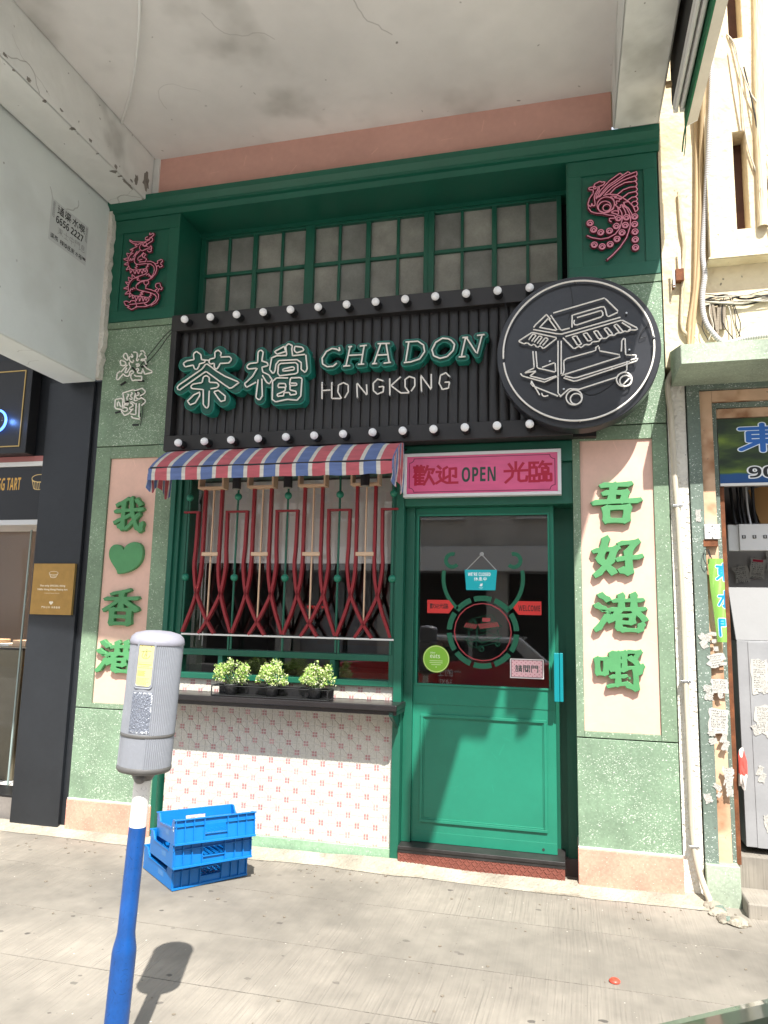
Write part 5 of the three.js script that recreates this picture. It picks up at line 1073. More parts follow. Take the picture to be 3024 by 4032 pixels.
// ---------------------------------------------------------------- pastry shop on the left
{
  const t = thing('pastry_shop', 'black fronted pastry shop at the left edge with a gold framed sign', 'shop');
  const gold = std({ color: C(0.5, 0.34, 0.12), roughness: 0.35, metalness: 0.6 });
  mesh('pilaster', [box(-3.88, -3.48, -0.02, 3.27, -0.6, 0.008, 0.004), box(-3.479, -3.424, -0.02, 3.27, -0.6, -0.02, 0.003)], M.blackPaint, t);
  mesh('upper_fascia', box(-8, -3.74, 2.70, 5.0, -0.5, -0.01), M.blackPaint, t);
  mesh('sign_box', box(-7, -3.965, 2.70, 3.44, 0.0, 0.1, 0.004), M.black, t);
  mesh('sign_frame', [box(-7, -4.02, 3.345, 3.353, 0.1, 0.106), box(-7, -4.02, 2.75, 2.758, 0.1, 0.106), box(-4.028, -4.02, 2.758, 3.345, 0.1, 0.106)], gold, t);
  const O = new THREE.Shape(); O.absellipse(0, 0, 0.11, 0.12, 0, 6.2832); const hole = new THREE.Path(); hole.absellipse(0, 0, 0.055, 0.062, 0, 6.2832); O.holes.push(hole);
  mesh('sign_letter', place(prism([O], 0.05, 0.004), -4.235, 2.955, 0.13), std({ color: C(0.32, 0.22, 0.13), roughness: 0.4 }), t, 'brown raised letter with a blue light behind it');
  const halo = mesh('letter_light', place(new THREE.TorusGeometry(0.084, 0.009, 10, 40), -4.235, 2.955, 0.118), std({ color: 0x223366, emissive: C(0.06, 0.16, 0.6), emissiveIntensity: 3 }), t);
  const pl = new THREE.PointLight(C(0.15, 0.35, 1), 0.035, 0, 2); pl.position.set(-4.135, 2.955, 0.135); pl.castShadow = true; scene.add(pl);
  mesh('soffit_strip', [box(-8, -3.885, 2.655, 2.698, -0.4, -0.004)], std({ color: C(0.42, 0.16, 0.15), roughness: 0.6 }), t);
  mesh('white_strip', box(-8, -3.885, 2.62, 2.6548, -0.4, 0.0), M.white, t);
  const [c, g] = canvas(1024, 256); g.fillStyle = '#17171a'; g.fillRect(0, 0, 1024, 256); g.fillStyle = '#d7a545'; g.font = 'bold 84px sans-serif'; g.save(); g.translate(628, 112); g.scale(0.4, 1); g.fillText('EGG TART', 0, 0); g.restore();
  g.strokeStyle = '#e0c07a'; g.lineWidth = 7; g.setTransform(0.5, 0, 0, 0.5, 447, 12); g.beginPath(); g.ellipse(880, 92, 84, 36, 0, 0, 6.3); g.moveTo(798, 100); g.lineTo(826, 190); g.quadraticCurveTo(880, 214, 934, 190); g.lineTo(962, 100); for (const x of [832, 858, 884, 910, 934]) { g.moveTo(x, 128); g.lineTo(x + (880 - x) * 0.2, 200); } g.moveTo(804, 112); g.quadraticCurveTo(826, 134, 844, 122); g.quadraticCurveTo(866, 142, 884, 126); g.quadraticCurveTo(906, 142, 920, 122); g.quadraticCurveTo(944, 132, 958, 110); g.stroke();
  sheet('name_board', c, 1.64, 0.41, 0.02, t, { rough: 0.4, x: -4.51, y: 2.412, z: -0.03, edge: M.black });
  mesh('head_rail', box(-8, -3.885, 2.165, 2.205, -0.4, -0.004, 0.003), M.alu, t);
  mesh('step', box(-8, -3.882, -0.02, 0.185, -2.5, -0.06, 0.006), std({ ...tinted([122, 116, 110], { s: 105, amount: 0.15, size: 0.9 }), roughness: 0.8 }), t);
  mesh('step_nosing', box(-8, -3.882, 0.185, 0.2, -0.3, -0.055, 0.003), M.black, t);
  mesh('shop_floor', box(-8, -3.882, 0.186, 0.196, -2.5, -0.301), M.white, t);
  const wallI = std({ color: C(0.07, 0.05, 0.04), roughness: 0.8 });
  mesh('inner_wall', [box(-8, -3.5, 0.1, 2.7, -2.6, -2.5), box(-3.9, -3.8, 0.19, 2.7, -2.5, -0.61)], wallI, t); mesh('inner_ceiling', box(-8, -3.8, 2.5, 2.6, -2.5, -0.41), M.white, t);
  mesh('menu_board', [box(-4.95, -4.35, 1.72, 2.1, -1.5, -1.48)], M.white, t); for (let k = 0; k < 4; k++) mesh('pastry_tray', box(-4.92 + k * 0.16, -4.79 + k * 0.16, 1.226, 1.25 + 0.03 * (k % 2), -0.7, -0.5, 0.006), [M.steel, M.wood, M.white, M.wood][k], t);
  mesh('red_panel', box(-4.3, -3.9, 0.2, 2.2, -1.75, -1.65), std({ ...tinted([124, 60, 44], { s: 106, amount: 0.3, size: 0.7 }), roughness: 0.6 }), t);
  mesh('glass_door', place(new THREE.PlaneGeometry(0.9, 1.95), -4.63, 1.2, -0.3), phys({ color: 0xffffff, transmission: 1, roughness: 0.02, thickness: 0, ior: 1.35 }), t);
  mesh('door_edge', box(-4.19, -4.178, 0.2, 2.165, -0.305, -0.295), std({ color: C(0.3, 0.38, 0.36), roughness: 0.2 }), t);
  mesh('counter', [box(-5.2, -4.26, 0.2, 1.21, -0.8, -0.42, 0.006)], std({ ...tinted([98, 92, 74], { s: 107, amount: 0.08, size: 0.8 }), roughness: 0.5 }), t);
  mesh('counter_top', box(-5.21, -4.25, 1.21, 1.225, -0.82, -0.41, 0.004), M.black, t);
  mesh('shelf', [box(-4.5, -3.95, 1.52, 1.54, -1.6, -1.2), box(-4.5, -3.95, 1.78, 1.8, -1.6, -1.2), box(-4.5, -3.95, 1.28, 1.3, -1.6, -1.2)], M.dark, t);
  { const d = mesh('downlight', place(new THREE.CylinderGeometry(0.09, 0.09, 0.02, 24), -4.6, 2.488, -1.1), std({ color: 0xffffff, emissive: C(1, 0.86, 0.66), emissiveIntensity: 2 }), t); const l = new THREE.PointLight(C(1, 0.84, 0.62), 8, 0, 2); l.position.set(-4.6, 2.44, -1.1); l.castShadow = true; l.shadow.radius = 4; scene.add(l);
    seed = 404; const tins = []; for (let k = 0; k < 9; k++) { const bxm = mesh('shelf_tin', box(0, rr(0.05, 0.09), 0, rr(0.1, 0.18), -0.1, 0, 0.004), std({ color: C(rr(0.1, 0.6), rr(0.08, 0.4), rr(0.05, 0.25)), roughness: 0.5 }), t); bxm.position.set(-4.5 + (k % 5) * 0.115, [1.54, 1.8][k < 5 ? 0 : 1], -1.25); } }
  const bx = thing('cardboard_box', 'brown cardboard carton standing inside the pastry shop door', 'box', -4.06, 0.2, -0.62);
  mesh('carton', [box(-0.12, 0.14, 0, 0.95, -0.16, 0.16, 0.003)], std({ ...tinted([150, 108, 72], { s: 108, amount: 0.12, size: 0.5 }), roughness: 0.85 }), bx); mesh('open_flap', box(-0.12, 0.14, 0.95, 1.0, 0.155, 0.162), std({ color: C(0.35, 0.19, 0.09), roughness: 0.85 }), bx);
  const pastryBag = thing('paper_bag', 'crumpled cream paper bag on the shelf inside the pastry shop', 'bag', -4.3, 1.54, -1.35); seed = 303;
  { const gq = new THREE.IcosahedronGeometry(0.11, 2), p = gq.attributes.position; const fq = noise(12, 9); for (let i = 0; i < p.count; i++) { const k = 0.7 + 0.5 * fq(p.getX(i) * 4 + 0.5, p.getY(i) * 3 + p.getZ(i) * 4); p.setXYZ(i, p.getX(i) * k, Math.max(0, p.getY(i) * k + 0.09), p.getZ(i) * k); } gq.computeVertexNormals(); mesh('bag', gq, std({ color: C(0.62, 0.5, 0.38), roughness: 0.85 }), pastryBag); }
}
{ // brass plaque
  const [c, g] = canvas(640, 760); { const f = fbm(12, 110, 4), im = g.createImageData(640, 760); for (let i = 0; i < im.data.length; i += 4) { const k = 0.94 + 0.12 * f((i / 4 % 640) / 640, (i / 2560 | 0) / 760); im.data[i] = 172 * k; im.data[i + 1] = 134 * k; im.data[i + 2] = 70 * k; im.data[i + 3] = 255; } g.putImageData(im, 0, 0); }
  g.strokeStyle = g.fillStyle = '#f0e6cf'; g.lineWidth = 5; g.beginPath(); g.ellipse(320, 142, 70, 26, 0, 0, 6.3); g.moveTo(252, 150); g.lineTo(280, 204); g.quadraticCurveTo(320, 222, 360, 204); g.lineTo(388, 150); for (let k = 0; k < 5; k++) { g.moveTo(275 + k * 22, 166); g.lineTo(285 + k * 17, 208); } g.stroke();
  g.textAlign = 'center'; g.font = 'bold 36px sans-serif'; g.fillText('The only SPECIAL thing', 320, 344); g.fillText('1980s Hong Kong Pastry Art', 320, 400); g.font = '16px sans-serif'; g.fillText('Produced by Honolulu Pastry Art', 320, 448);
  g.beginPath(); g.arc(306, 580, 17, 0, 6.3); g.arc(334, 580, 17, 0, 6.3); g.fill(); g.beginPath(); g.moveTo(290, 586); g.lineTo(320, 618); g.lineTo(350, 586); g.fill(); g.lineWidth = 3; write(g, '人手務精', 0, 0, 0, 3); write(g, '門水士中', 176, 636, 32, 3.4); write(g, '休息香港', 330, 636, 32, 3.4);
  const t = thing('wall_plaque', 'square brass plaque reading The only SPECIAL thing on the black pilaster', 'plaque', -3.676, 1.683, 0.008);
  sheet('plate', c, 0.352, 0.372, 0.022, t, { rough: 0.35, edge: std({ color: C(0.36, 0.24, 0.08), roughness: 0.4, metalness: 0.4 }), mat: std({ map: tex(c), roughness: 0.38, metalness: 0.35 }) });
}
{ // plumber's bill stencilled on the hanging wall
  const [c, g] = canvas(900, 700); g.fillStyle = '#c6cbc8'; g.fillRect(0, 0, 900, 700); g.strokeStyle = g.fillStyle = '#161616'; g.lineJoin = 'miter';
  write(g, '通渠', 150, 30, 150, 15, { gap: 1.12 }); write(g, '水喉', 500, 30, 150, 15, { gap: 1.08 }); g.fillRect(478, 118, 12, 12);
  g.font = 'bold 170px sans-serif'; g.save(); g.translate(128, 340); g.scale(0.84, 1); g.fillText('6656 2227', 0, 0); g.restore();
  g.font = 'bold 60px sans-serif'; g.lineWidth = 3; g.strokeStyle = '#555'; for (const X of [58, 850]) { g.save(); g.translate(X, 30); g.rotate(Math.PI / 2); g.strokeText('66562227', 0, 12); g.restore(); } write(g, '東士中門息', 190, 380, 130, 5, { gap: 1.05 });
  g.strokeStyle = '#222'; write(g, '渠務', 40, 560, 86, 8, { gap: 1.05 }); write(g, '精修座廁', 262, 565, 86, 8, { gap: 1.02 }); write(g, '水箱', 630, 570, 82, 8, { gap: 1.02 }); write(g, '隔氣', 800, 575, 50, 6, { gap: 0.9 });
  const t = thing('paper_bill', 'small poster with a telephone number 6656 2227 on the hanging wall', 'poster', -3.435, 4.205, 0.482);
  sheet('sheet', c, 0.4, 0.305, 0.001, t, { rough: 0.9, ry: Math.PI / 2 });
}

// ---------------------------------------------------------------- neighbouring building on the right
{
  const t = thing('neighbouring_building', 'cream rendered old building on the right with narrow window slots and a shop below', 'building');
  mesh('rough_strip', box(0.598, 0.706, -0.03, 3.03, -0.3, -0.01, 0.004), M.rough, t);
  // pier that stands forward, cut by slots
  const s = shapeOf([[0.868, 3.742], [3.2, 3.742], [3.2, 11], [0.868, 11]]), slot = (x0, x1, y0, y1) => s.holes.push(new THREE.Path([[x0, y0], [x0, y1], [x1, y1], [x1, y0]].map((p) => new THREE.Vector2(...p))));
  slot(1.018, 1.1, 3.908, 4.56); slot(1.028, 1.115, 5.2, 6.2); slot(1.27, 1.5, 5.19, 6.2); slot(1.5 + 0.2, 1.95, 3.9, 6.2);
  mesh('projecting_wall', metre(place(new THREE.ExtrudeGeometry(s, { depth: 0.1, bevelEnabled: true, bevelSize: 0.004, bevelThickness: 0.004, bevelSegments: 1 }), 0, 0, 0.0)), M.cream, t);
  each('slot_dark_panel', [box(1.0, 1.12, 3.88, 4.58, -0.06, -0.04), box(1.0, 1.13, 5.16, 6.25, -0.06, -0.04), box(1.25, 1.52, 5.16, 6.25, -0.06, -0.04), box(1.68, 1.97, 3.88, 6.25, -0.06, -0.04)], std({ ...tinted([92, 62, 52], { s: 171, amount: 0.15, size: 0.4 }), roughness: 0.7 }), t);  // added brown panels, their colour makes the slot openings read dark
  const w0 = shapeOf([[0.6, 3.1], [3.2, 3.1], [3.2, 11], [0.6, 11]]); w0.holes.push(...s.holes.map((h) => new THREE.Path(h.getPoints().map((p) => p.clone()))));
  mesh('wall', metre(place(new THREE.ExtrudeGeometry(w0, { depth: 0.3, bevelEnabled: false }), 0, 0, -0.301)), M.cream, t);
  const stair = std({ color: C(0.3, 0.2, 0.16), roughness: 0.9 }); // the stairwell behind the slots
  mesh('stair_wall', box(0.6, 3.2, 3.1, 8, -3.1, -3.0), stair, t); each('stair_side', [box(0.6, 0.7, 3.1, 8, -3.0, -0.302), box(3.1, 3.2, 3.1, 8, -3.0, -0.302)], stair, t); mesh('stair_floor', box(0.7, 3.1, 3.1, 3.2, -3.0, -0.302), stair, t); mesh('stair_ceiling', box(0.7, 3.1, 7.9, 8, -3.0, -0.302), stair, t);
  mesh('channel', box(1.03, 1.105, 4.6, 5.15, 0.096, 0.1005), M.cream, t);
  mesh('corner_ledge', box(0.85, 3.2, 3.728, 3.742, 0.0, 0.115, 0.006), M.cream, t);
  // terrazzo canopy over the shop and its stepped frame
  mesh('canopy', run([[0.0, 2.975], [0.42, 2.972], [0.42, 3.085], [0.0, 3.2]], 0.63, 3.2, 0.004), M.ledge, t);
  mesh('frame_step', box(0.712, 0.785, 0.2, 2.985, -0.3, 0.004, 0.003), M.terrazzoDark, t); mesh('frame_step', box(0.785, 3.2, 2.945, 2.985, -0.3, 0.0035, 0.003), M.terrazzoDark, t);
  mesh('frame_step', box(0.787, 0.858, 0.2, 2.943, -0.3, -0.025, 0.003), M.brown, t); mesh('frame_step', box(0.858, 3.2, 2.872, 2.943, -0.3, -0.0255, 0.003), M.brown, t);
  mesh('frame_step', box(0.86, 0.884, 0.2, 2.87, -0.3, -0.045, 0.002), M.terrazzoDark, t); mesh('frame_step', box(0.884, 3.2, 2.838, 2.87, -0.3, -0.0455, 0.002), M.terrazzoDark, t);
  mesh('frame_head', box(0.886, 3.2, 2.776, 2.836, -0.3, -0.06, 0.003), M.brown, t);
  mesh('frame_base', box(0.71, 0.886, -0.03, 0.214, -0.3, 0.03, 0.006), M.ledge, t);
  mesh('threshold', box(0.888, 3.2, -0.02, 0.24, -1.0, -0.1, 0.008), pavementMat, t);
  mesh('low_step', box(0.888, 3.2, -0.02, 0.075, -0.098, 0.16, 0.01), pavementMat, t);
  mesh('rusty_post', box(0.887, 0.912, 0.2, 2.37, -0.12, -0.065, 0.002), M.rust, t);
  const inn = std({ color: C(0.3, 0.28, 0.27), roughness: 0.9 });
  each('entry_wall', [box(0.6, 3.2, 0.2, 3.0, -2.1, -2.0), box(2.3, 2.4, 0.2, 3.0, -2.0, -0.3), box(0.7, 0.8, 0.2, 3.0, -2.0, -0.301)], inn, t); mesh('entry_ceiling', box(0.7, 2.4, 2.4, 2.5, -2.0, -0.3), inn, t);
  mesh('side_wall', box(2.0, 3.2, -0.02, 2.98, -0.4, -0.05), M.rough, t);
}
{ // shop sign with a waterfall picture
  const f = fbm(6, 120, 5), f2 = fbm(14, 121, 5), [c, g] = pixels(1024, 512, (u, v) => {
    const q = f(u, v), r = f2(u, v); let col = mix([20, 40, 14], [110, 132, 36], clamp(1.9 * q - 0.6 + 0.5 * (0.4 - Math.abs(u - 0.1)), 0, 1));
    col = mix(col, [92, 62, 38], step(u, 0.22, 0.34) * step(v, 0.35, 0.55) * (0.4 + 0.6 * r)); col = mix(col, [150, 165, 180], step(r, 0.4, 0.7) * clamp(1 - Math.abs(u - 0.36) * 22, 0, 1)); return mix(col, [16, 72, 128], step(v + (q - 0.5) * 0.08, 0.84, 0.88));
  });
  const word = (ch, x, y, sz) => { g.strokeStyle = '#dfe9f4'; write(g, ch, x, y, sz, 38); g.strokeStyle = '#1c63b6'; write(g, ch, x, y, sz, 26); };
  word('東', 90, 46, 220); word('水', 380, 46, 220); word('中', 660, 46, 220);
  g.font = 'bold 118px sans-serif'; g.lineJoin = 'round'; g.strokeStyle = '#e9e9e9'; g.lineWidth = 16; g.strokeText('90', 126, 470); g.fillStyle = '#15171a'; g.fillText('90', 126, 470);
  const t = thing('shop_sign', 'picture sign with a blue character 東 and number 90 at the right edge', 'sign', 1.52, 2.57, -0.075);
  sheet('panel', c, 1.26, 0.4, 0.02, t, { rough: 0.35 }); mesh('lower_trim', box(-0.63, 0.63, -0.215, -0.2, 0, 0.026), M.white, t);
}
{ // folded green plastic banner tied to the frame
  const [c, g] = canvas(256, 1024); g.fillStyle = '#8fc65a'; g.fillRect(0, 0, 256, 1024); g.globalAlpha = 0.3; g.fillStyle = '#d8f0a8'; for (let i = 0; i < 30; i++) g.fillRect((i * 53) % 256, (i * 197) % 1024, 8, 160); g.globalAlpha = 1;
  for (const [ch, y] of [['東', 60], ['水', 400], ['門', 740]]) { g.strokeStyle = '#e8f6ff'; write(g, ch, 96, y, 210, 46); g.strokeStyle = '#119be0'; write(g, ch, 96, y, 210, 30); }
  const t = thing('green_banner', 'folded lime green banner with blue characters tied to the door frame', 'banner', 0.84, 1.67, 0.0);
  const P = [], U = [], I = [], N = 16; for (let i = 0; i <= N; i++) { const k = i / N, x0 = lerp(-0.052, -0.016, Math.pow(k, 1.2)), x1 = 0.034; for (let j = 0; j <= 4; j++) { const m = j / 4; P.push(lerp(x0, x1, m), 0.24 - 0.48 * k, 0.014 + 0.02 * Math.sin(m * 3.1) + 0.006 * Math.sin(k * 12 + m * 4)); U.push(m * 0.8 * (1 - 0.3 * k) + 0.25 * k, 1 - k); } }
  for (let i = 0; i < N; i++) for (let j = 0; j < 4; j++) { const a = i * 5 + j; I.push(a, a + 5, a + 1, a + 1, a + 5, a + 6); }
  const geo = new THREE.BufferGeometry(); geo.setAttribute('position', new THREE.Float32BufferAttribute(P, 3)); geo.setAttribute('uv', new THREE.Float32BufferAttribute(U, 2)); geo.setIndex(I); geo.computeVertexNormals();
  mesh('sheet', geo, phys({ map: tex(c), roughness: 0.4, side: THREE.DoubleSide, transmission: 0.15, thickness: 0 }), t);
  mesh('string', [tube([[-0.04, 0.27, 0.02], [-0.055, 0.2, 0.03], [-0.075, 0.24, 0.03], [-0.06, 0.3, 0.02], [-0.035, 0.25, 0.02]], 0.002, { smooth: 1 }), tube([[-0.045, 0.3, 0.01], [-0.03, 0.24, 0.02]], 0.003)], M.black, t);
}
{ // socket
  const t = thing('wall_socket', 'white electrical socket on the door frame above the green banner', 'socket', 0.822, 2.07, -0.022);
  mesh('plate', new RoundedBoxGeometry(0.086, 0.088, 0.04, 2, 0.005).translate(0, 0, 0.02), M.white, t);
  mesh('slot', [[-0.018, -0.004, 0.008, 0.004], [0.014, 0.014, 0.004, 0.006], [0.014, -0.018, 0.004, 0.006], [0, 0.034, 0.007, 0.007], [0, -0.036, 0.007, 0.007]].map(([x, y, w, h]) => place(new THREE.BoxGeometry(w, h, 0.003), x, y, 0.041)), M.dark, t);
  mesh('back_box', box(-0.05, 0.03, -0.085, -0.046, 0.0, 0.03), M.rust, t);
}
{ // grey letterbox cabinet with a sloping hood
  const t = thing('letterbox_cabinet', 'grey steel letterbox cabinet with sloping hood in the right entrance', 'cabinet', 0.955, 0.26, -0.24);
  mesh('body', box(0, 0.62, 0.02, 1.18, -0.32, 0.1, 0.004), M.greyMetal, t);
  mesh('front', box(0.06, 0.62, 0.02, 1.17, 0.1, 0.104, 0.001), M.greyMetal, t);
  mesh('hood', run([[-0.32, 1.182], [0.1, 1.182], [-0.06, 1.5], [-0.32, 1.5]], 0, 0.62, 0.003), std({ ...tinted([84, 84, 84], { s: 131, amount: 0.06, size: 0.5 }), roughness: 0.5, side: THREE.DoubleSide }), t);
  const b = thing('switch_board', 'white switch board with a row of rocker switches in the right entrance', 'switch board', 0.965, 1.985, -0.3);
  mesh('board', [box(0, 0.06, 0, 0.165, -0.01, 0.02, 0.003), box(0.06, 0.6, 0.0, 0.165, 0.0, 0.04, 0.003)], M.white, b);
  for (let k = 0; k < 5; k++) { mesh('switch', box(0.075 + k * 0.06, 0.095 + k * 0.06, 0.075, 0.095, 0.038, 0.044, 0.001), M.dark, b); mesh('switch_rocker', box(0.079 + k * 0.06, 0.088 + k * 0.06, 0.078, 0.092, 0.044, 0.048), M.steel, b); }
  const q = thing('cable_bundle', 'thick black cables hanging above the switch board', 'cables', 1.0, 2.15, -0.3);
  [0, 0.035, 0.055, 0.085, 0.12].forEach((x, i) => mesh('cable', tube([[x, 0.24, -0.03 + 0.01 * i], [x + 0.004, 0.1, 0.0], [x + 0.01, 0.0, 0.03]], i % 2 ? 0.007 : 0.01, { smooth: 1 }), i === 3 ? M.alu : M.black, q));
  const cb = thing('cardboard_sheet', 'brown cardboard sheet leaning behind the black cables', 'cardboard', 1.2, 2.28, -0.36); mesh('board', place(new THREE.BoxGeometry(0.12, 0.24, 0.01), 0, 0, 0, -0.1, 0, 0.25), std({ color: C(0.4, 0.22, 0.08), roughness: 0.9 }), cb);
}
// handwritten notices
const papers = [];
const notice = (name, label, x, y, z, w, h, s, { rz = 0, torn = 0.06, red = false, ry = 0 } = {}) => {
  const slot = s >= 100 ? s % 4 : s, [c, g] = canvas(256, s >= 100 ? 300 : Math.round(256 * h / w)), H = c.height; seed = s * 97 + 5; g.fillStyle = '#b9b6ae'; g.fillRect(0, 0, 256, H); g.strokeStyle = '#1a1a1e'; if (red) { g.fillStyle = '#c2324a'; g.fillRect(40, 16, 176, 46); }
  for (let yy = red ? 84 : 34; yy < H - 24; yy += rr(30, 44)) { g.lineWidth = rr(4, 7); for (let xx = 30; xx < 210;) { const k = rr(10, 22); if (rnd() < 0.85) { g.beginPath(); for (let n = 0; n < 4; n++) g.lineTo(xx + rr(0, k), yy + rr(-11, 11)); g.stroke(); } xx += k + 7; } if (rnd() < 0.4) { g.lineWidth = 2; g.beginPath(); g.moveTo(24, yy + 17); g.lineTo(226, yy + 15); g.stroke(); } }
  const p = []; const edge = (a, b, n) => { for (let i = 0; i < n; i++) { const t = i / n; p.push([lerp(a[0], b[0], t) * w + rr(-1, 1) * torn * w * (i ? 1 : 0.2), lerp(a[1], b[1], t) * h + rr(-1, 1) * torn * h * 0.6 * (i ? 1 : 0.2)]); } };
  edge([-0.5, -0.5], [0.5, -0.5], 7); edge([0.5, -0.5], [0.5, 0.5], 9); edge([0.5, 0.5], [-0.5, 0.5], 4); edge([-0.5, 0.5], [-0.5, -0.5], 5);
  const geo = new THREE.ExtrudeGeometry(shapeOf(p), { depth: 0.001, bevelEnabled: false }), q = geo.attributes.position, u = geo.attributes.uv; for (let i = 0; i < q.count; i++) u.setXY(i, q.getX(i) / w + 0.5, q.getY(i) / h + 0.5);
  const o = tag(mesh(name, geo, (papers[s >= 100 ? slot : 1000 + s] ??= std({ map: tex(c), roughness: 0.9 }))), label, s >= 100 ? 'paper' : 'notice'); o.position.set(x, y, z); o.rotation.set(0, ry, rz); return o;
};
notice('paper_notice', 'upright handwritten notice low on the brown door frame', 0.812, 0.985, 0.006, 0.1, 0.135, 1, { rz: -0.05 });
notice('paper_notice', 'handwritten notice just above the lowest one on the door frame', 0.826, 1.18, 0.006, 0.088, 0.08, 2);
notice('paper_notice', 'torn white paper scrap under the green banner', 0.815, 1.325, 0.006, 0.085, 0.07, 3, { torn: 0.25, rz: 0.2 });
notice('paper_notice', 'small torn white scrap on the dark frame strip left of the banner foot', 0.765, 1.45, 0.0065, 0.045, 0.05, 4, { torn: 0.25 });
notice('paper_notice', 'torn strip of white paper near the foot of the door frame', 0.848, 0.69, 0.006, 0.05, 0.1, 5, { torn: 0.22 });
notice('paper_notice', 'largest handwritten notice on the grey cabinet front', 1.07, 1.235, -0.134, 0.085, 0.2, 6, { torn: 0.1 });
notice('paper_notice', 'torn pale notice under the large one on the grey cabinet', 1.075, 0.985, -0.134, 0.075, 0.16, 7, { torn: 0.2 });
notice('paper_notice', 'red topped printed notice at the back of the entrance', 1.32, 1.72, -0.36, 0.09, 0.14, 8, { red: true });
notice('paper_notice', 'long pale printed notice on the right of the grey cabinet', 1.16, 0.62, -0.134, 0.06, 0.22, 9, { torn: 0.05 });
notice('paper_notice', 'yellowed paper slip on the dark frame strip above the socket level', 0.75, 2.17, 0.0065, 0.026, 0.075, 10, { torn: 0.12 });
for (const [label, n, fn] of [['torn white remains of posters stuck down the worn right door frame', 18, (i) => [0.74 + 0.12 * ((i * 0.618) % 1), 0.45 + 1.1 * ((i * 0.7549 + 0.1) % 1), 0.0066]], ['torn white remains of posters stuck to the grey letterbox cabinet', 14, (i) => [1.03 + 0.16 * ((i * 0.618 + 0.3) % 1), 0.4 + 1.0 * ((i * 0.7549) % 1), -0.1338]]]) {
  const t = thing('poster_remains', label, 'paper');
  for (let i = 0; i < n; i++) { seed = 7000 + i * 7331; rnd(); rnd(); const [x, y, z] = fn(i), o = notice('scrap', 'torn scrap', x, y, z + i * 0.00005, rr(0.018, 0.045), rr(0.02, 0.06), 100 + i, { torn: 0.16, rz: rr(-0.6, 0.6) }); o.name = 'scrap'; o.userData = {}; t.add(o); }
}
{ const p = []; seed = 909; for (let i = 0; i < 14; i++) { const a = i / 14 * 6.283; p.push([Math.cos(a) * 0.05 * rr(0.6, 1), Math.sin(a) * 0.012 * rr(0.6, 1)]); }
  const g = new THREE.IcosahedronGeometry(0.06, 2), q = g.attributes.position, f = noise(10, 33); for (let i = 0; i < q.count; i++) { const k = 0.6 + 0.7 * f(q.getX(i) * 7 + 0.5, q.getY(i) * 6 + q.getZ(i) * 5); q.setXYZ(i, q.getX(i) * k * 0.4, q.getY(i) * k * 1.9, q.getZ(i) * k * 0.4); } g.computeVertexNormals();
  const o = tag(mesh('plastic_bag', g, std({ map: (() => { const [c, gg] = canvas(64, 128); gg.fillStyle = '#e6ddd6'; gg.fillRect(0, 0, 64, 128); gg.fillStyle = '#d4564c'; gg.fillRect(0, 24, 64, 50); return tex(c); })(), roughness: 0.5 })), 'red and white plastic bag hanging beside the rusty door post', 'bag'); o.position.set(0.935, 0.72, -0.05); }

{ // more papers pasted at the back of the entrance, and a red moving-text display in the tea shop
  seed = 4545; const spots = [[1.1, 1.86], [1.2, 1.9], [1.3, 1.95], [1.18, 1.68], [1.44, 1.84], [1.28, 1.5], [1.4, 1.6], [1.22, 1.3], [1.34, 1.28], [1.24, 1.06], [1.36, 1.0]], says = ['nearest the switch board', 'right of the topmost paper', 'highest on the entrance wall', 'beside the cabinet hood', 'far right under the board', 'level with the hood foot', 'right of the hood foot', 'above the long notice', 'right of the cabinet front', 'below the middle of the wall', 'lowest on the entrance wall'];
  spots.forEach(([x, y], i) => notice('paper_notice', 'pasted paper in the right entrance, ' + says[i], x, y, -0.62 + 0.002 * i, 0.09, 0.11 + 0.02 * (i % 3), 40 + i, { red: i % 4 === 1, torn: 0.12, rz: rr(-0.12, 0.12) }));
  tag(mesh('partition_wall', box(1.0, 2.0, 0.24, 2.1, -0.72, -0.64), std({ color: C(0.42, 0.4, 0.38), roughness: 0.9 })), 'grey partition covered with papers behind the letterbox cabinet', 'wall');
}
{
  const [c, g] = canvas(256, 48); g.fillStyle = '#000'; g.fillRect(0, 0, 256, 48); g.fillStyle = '#f00'; seed = 88; for (let k = 0; k < 9; k++) if (k !== 5) for (let a = 0; a < 5; a++) for (let b = 0; b < 7; b++) if (rnd() < 0.55) g.fillRect(8 + k * 27 + a * 4, 9 + b * 4.4, 3, 3);
  const e = tex(c), t = thing('led_display', 'small red LED text display glowing inside the tea shop window', 'display', -1.98, 1.6, -1.0); mesh('case', box(-0.1, 0.1, -0.025, 0.025, -0.03, 0), M.black, t); mesh('screen', place(new THREE.PlaneGeometry(0.19, 0.036), 0, 0, 0.002), std({ color: 0x000000, emissive: 0xffffff, emissiveMap: e, emissiveIntensity: 0.7 }), t);
}

// ---------------------------------------------------------------- pipes and cables on the cream wall
const pipeThing = (name, label, pts, r, m, cat = 'pipe', clips = []) => { const t = thing(name, label, cat); mesh('run', tube(pts, r, { smooth: 1, rad: 10, n: pts.length * 8 }), m, t); if (clips.length) mesh('clip', clips.map(([x, y, z]) => place(new RoundedBoxGeometry(r * 3.4, 0.014, r * 2.6, 1, 0.002), x, y, z)), M.steel, t); return t; };
const tan = std({ ...tinted([190, 164, 124], { s: 141, amount: 0.14, scuffs: 50, size: 0.5, scuff: '#6a5138', alpha: 0.3 }), roughness: 0.6 });
pipeThing('wall_pipe', 'left tan pipe of the pair running down the cream wall', [[0.84, 5.6, 0.026], [0.838, 4.9, 0.026], [0.825, 4.44, 0.026], [0.8, 3.9, 0.026], [0.78, 3.58, 0.026], [0.745, 3.37, 0.026], [0.733, 3.2, 0.026]], 0.013, tan);
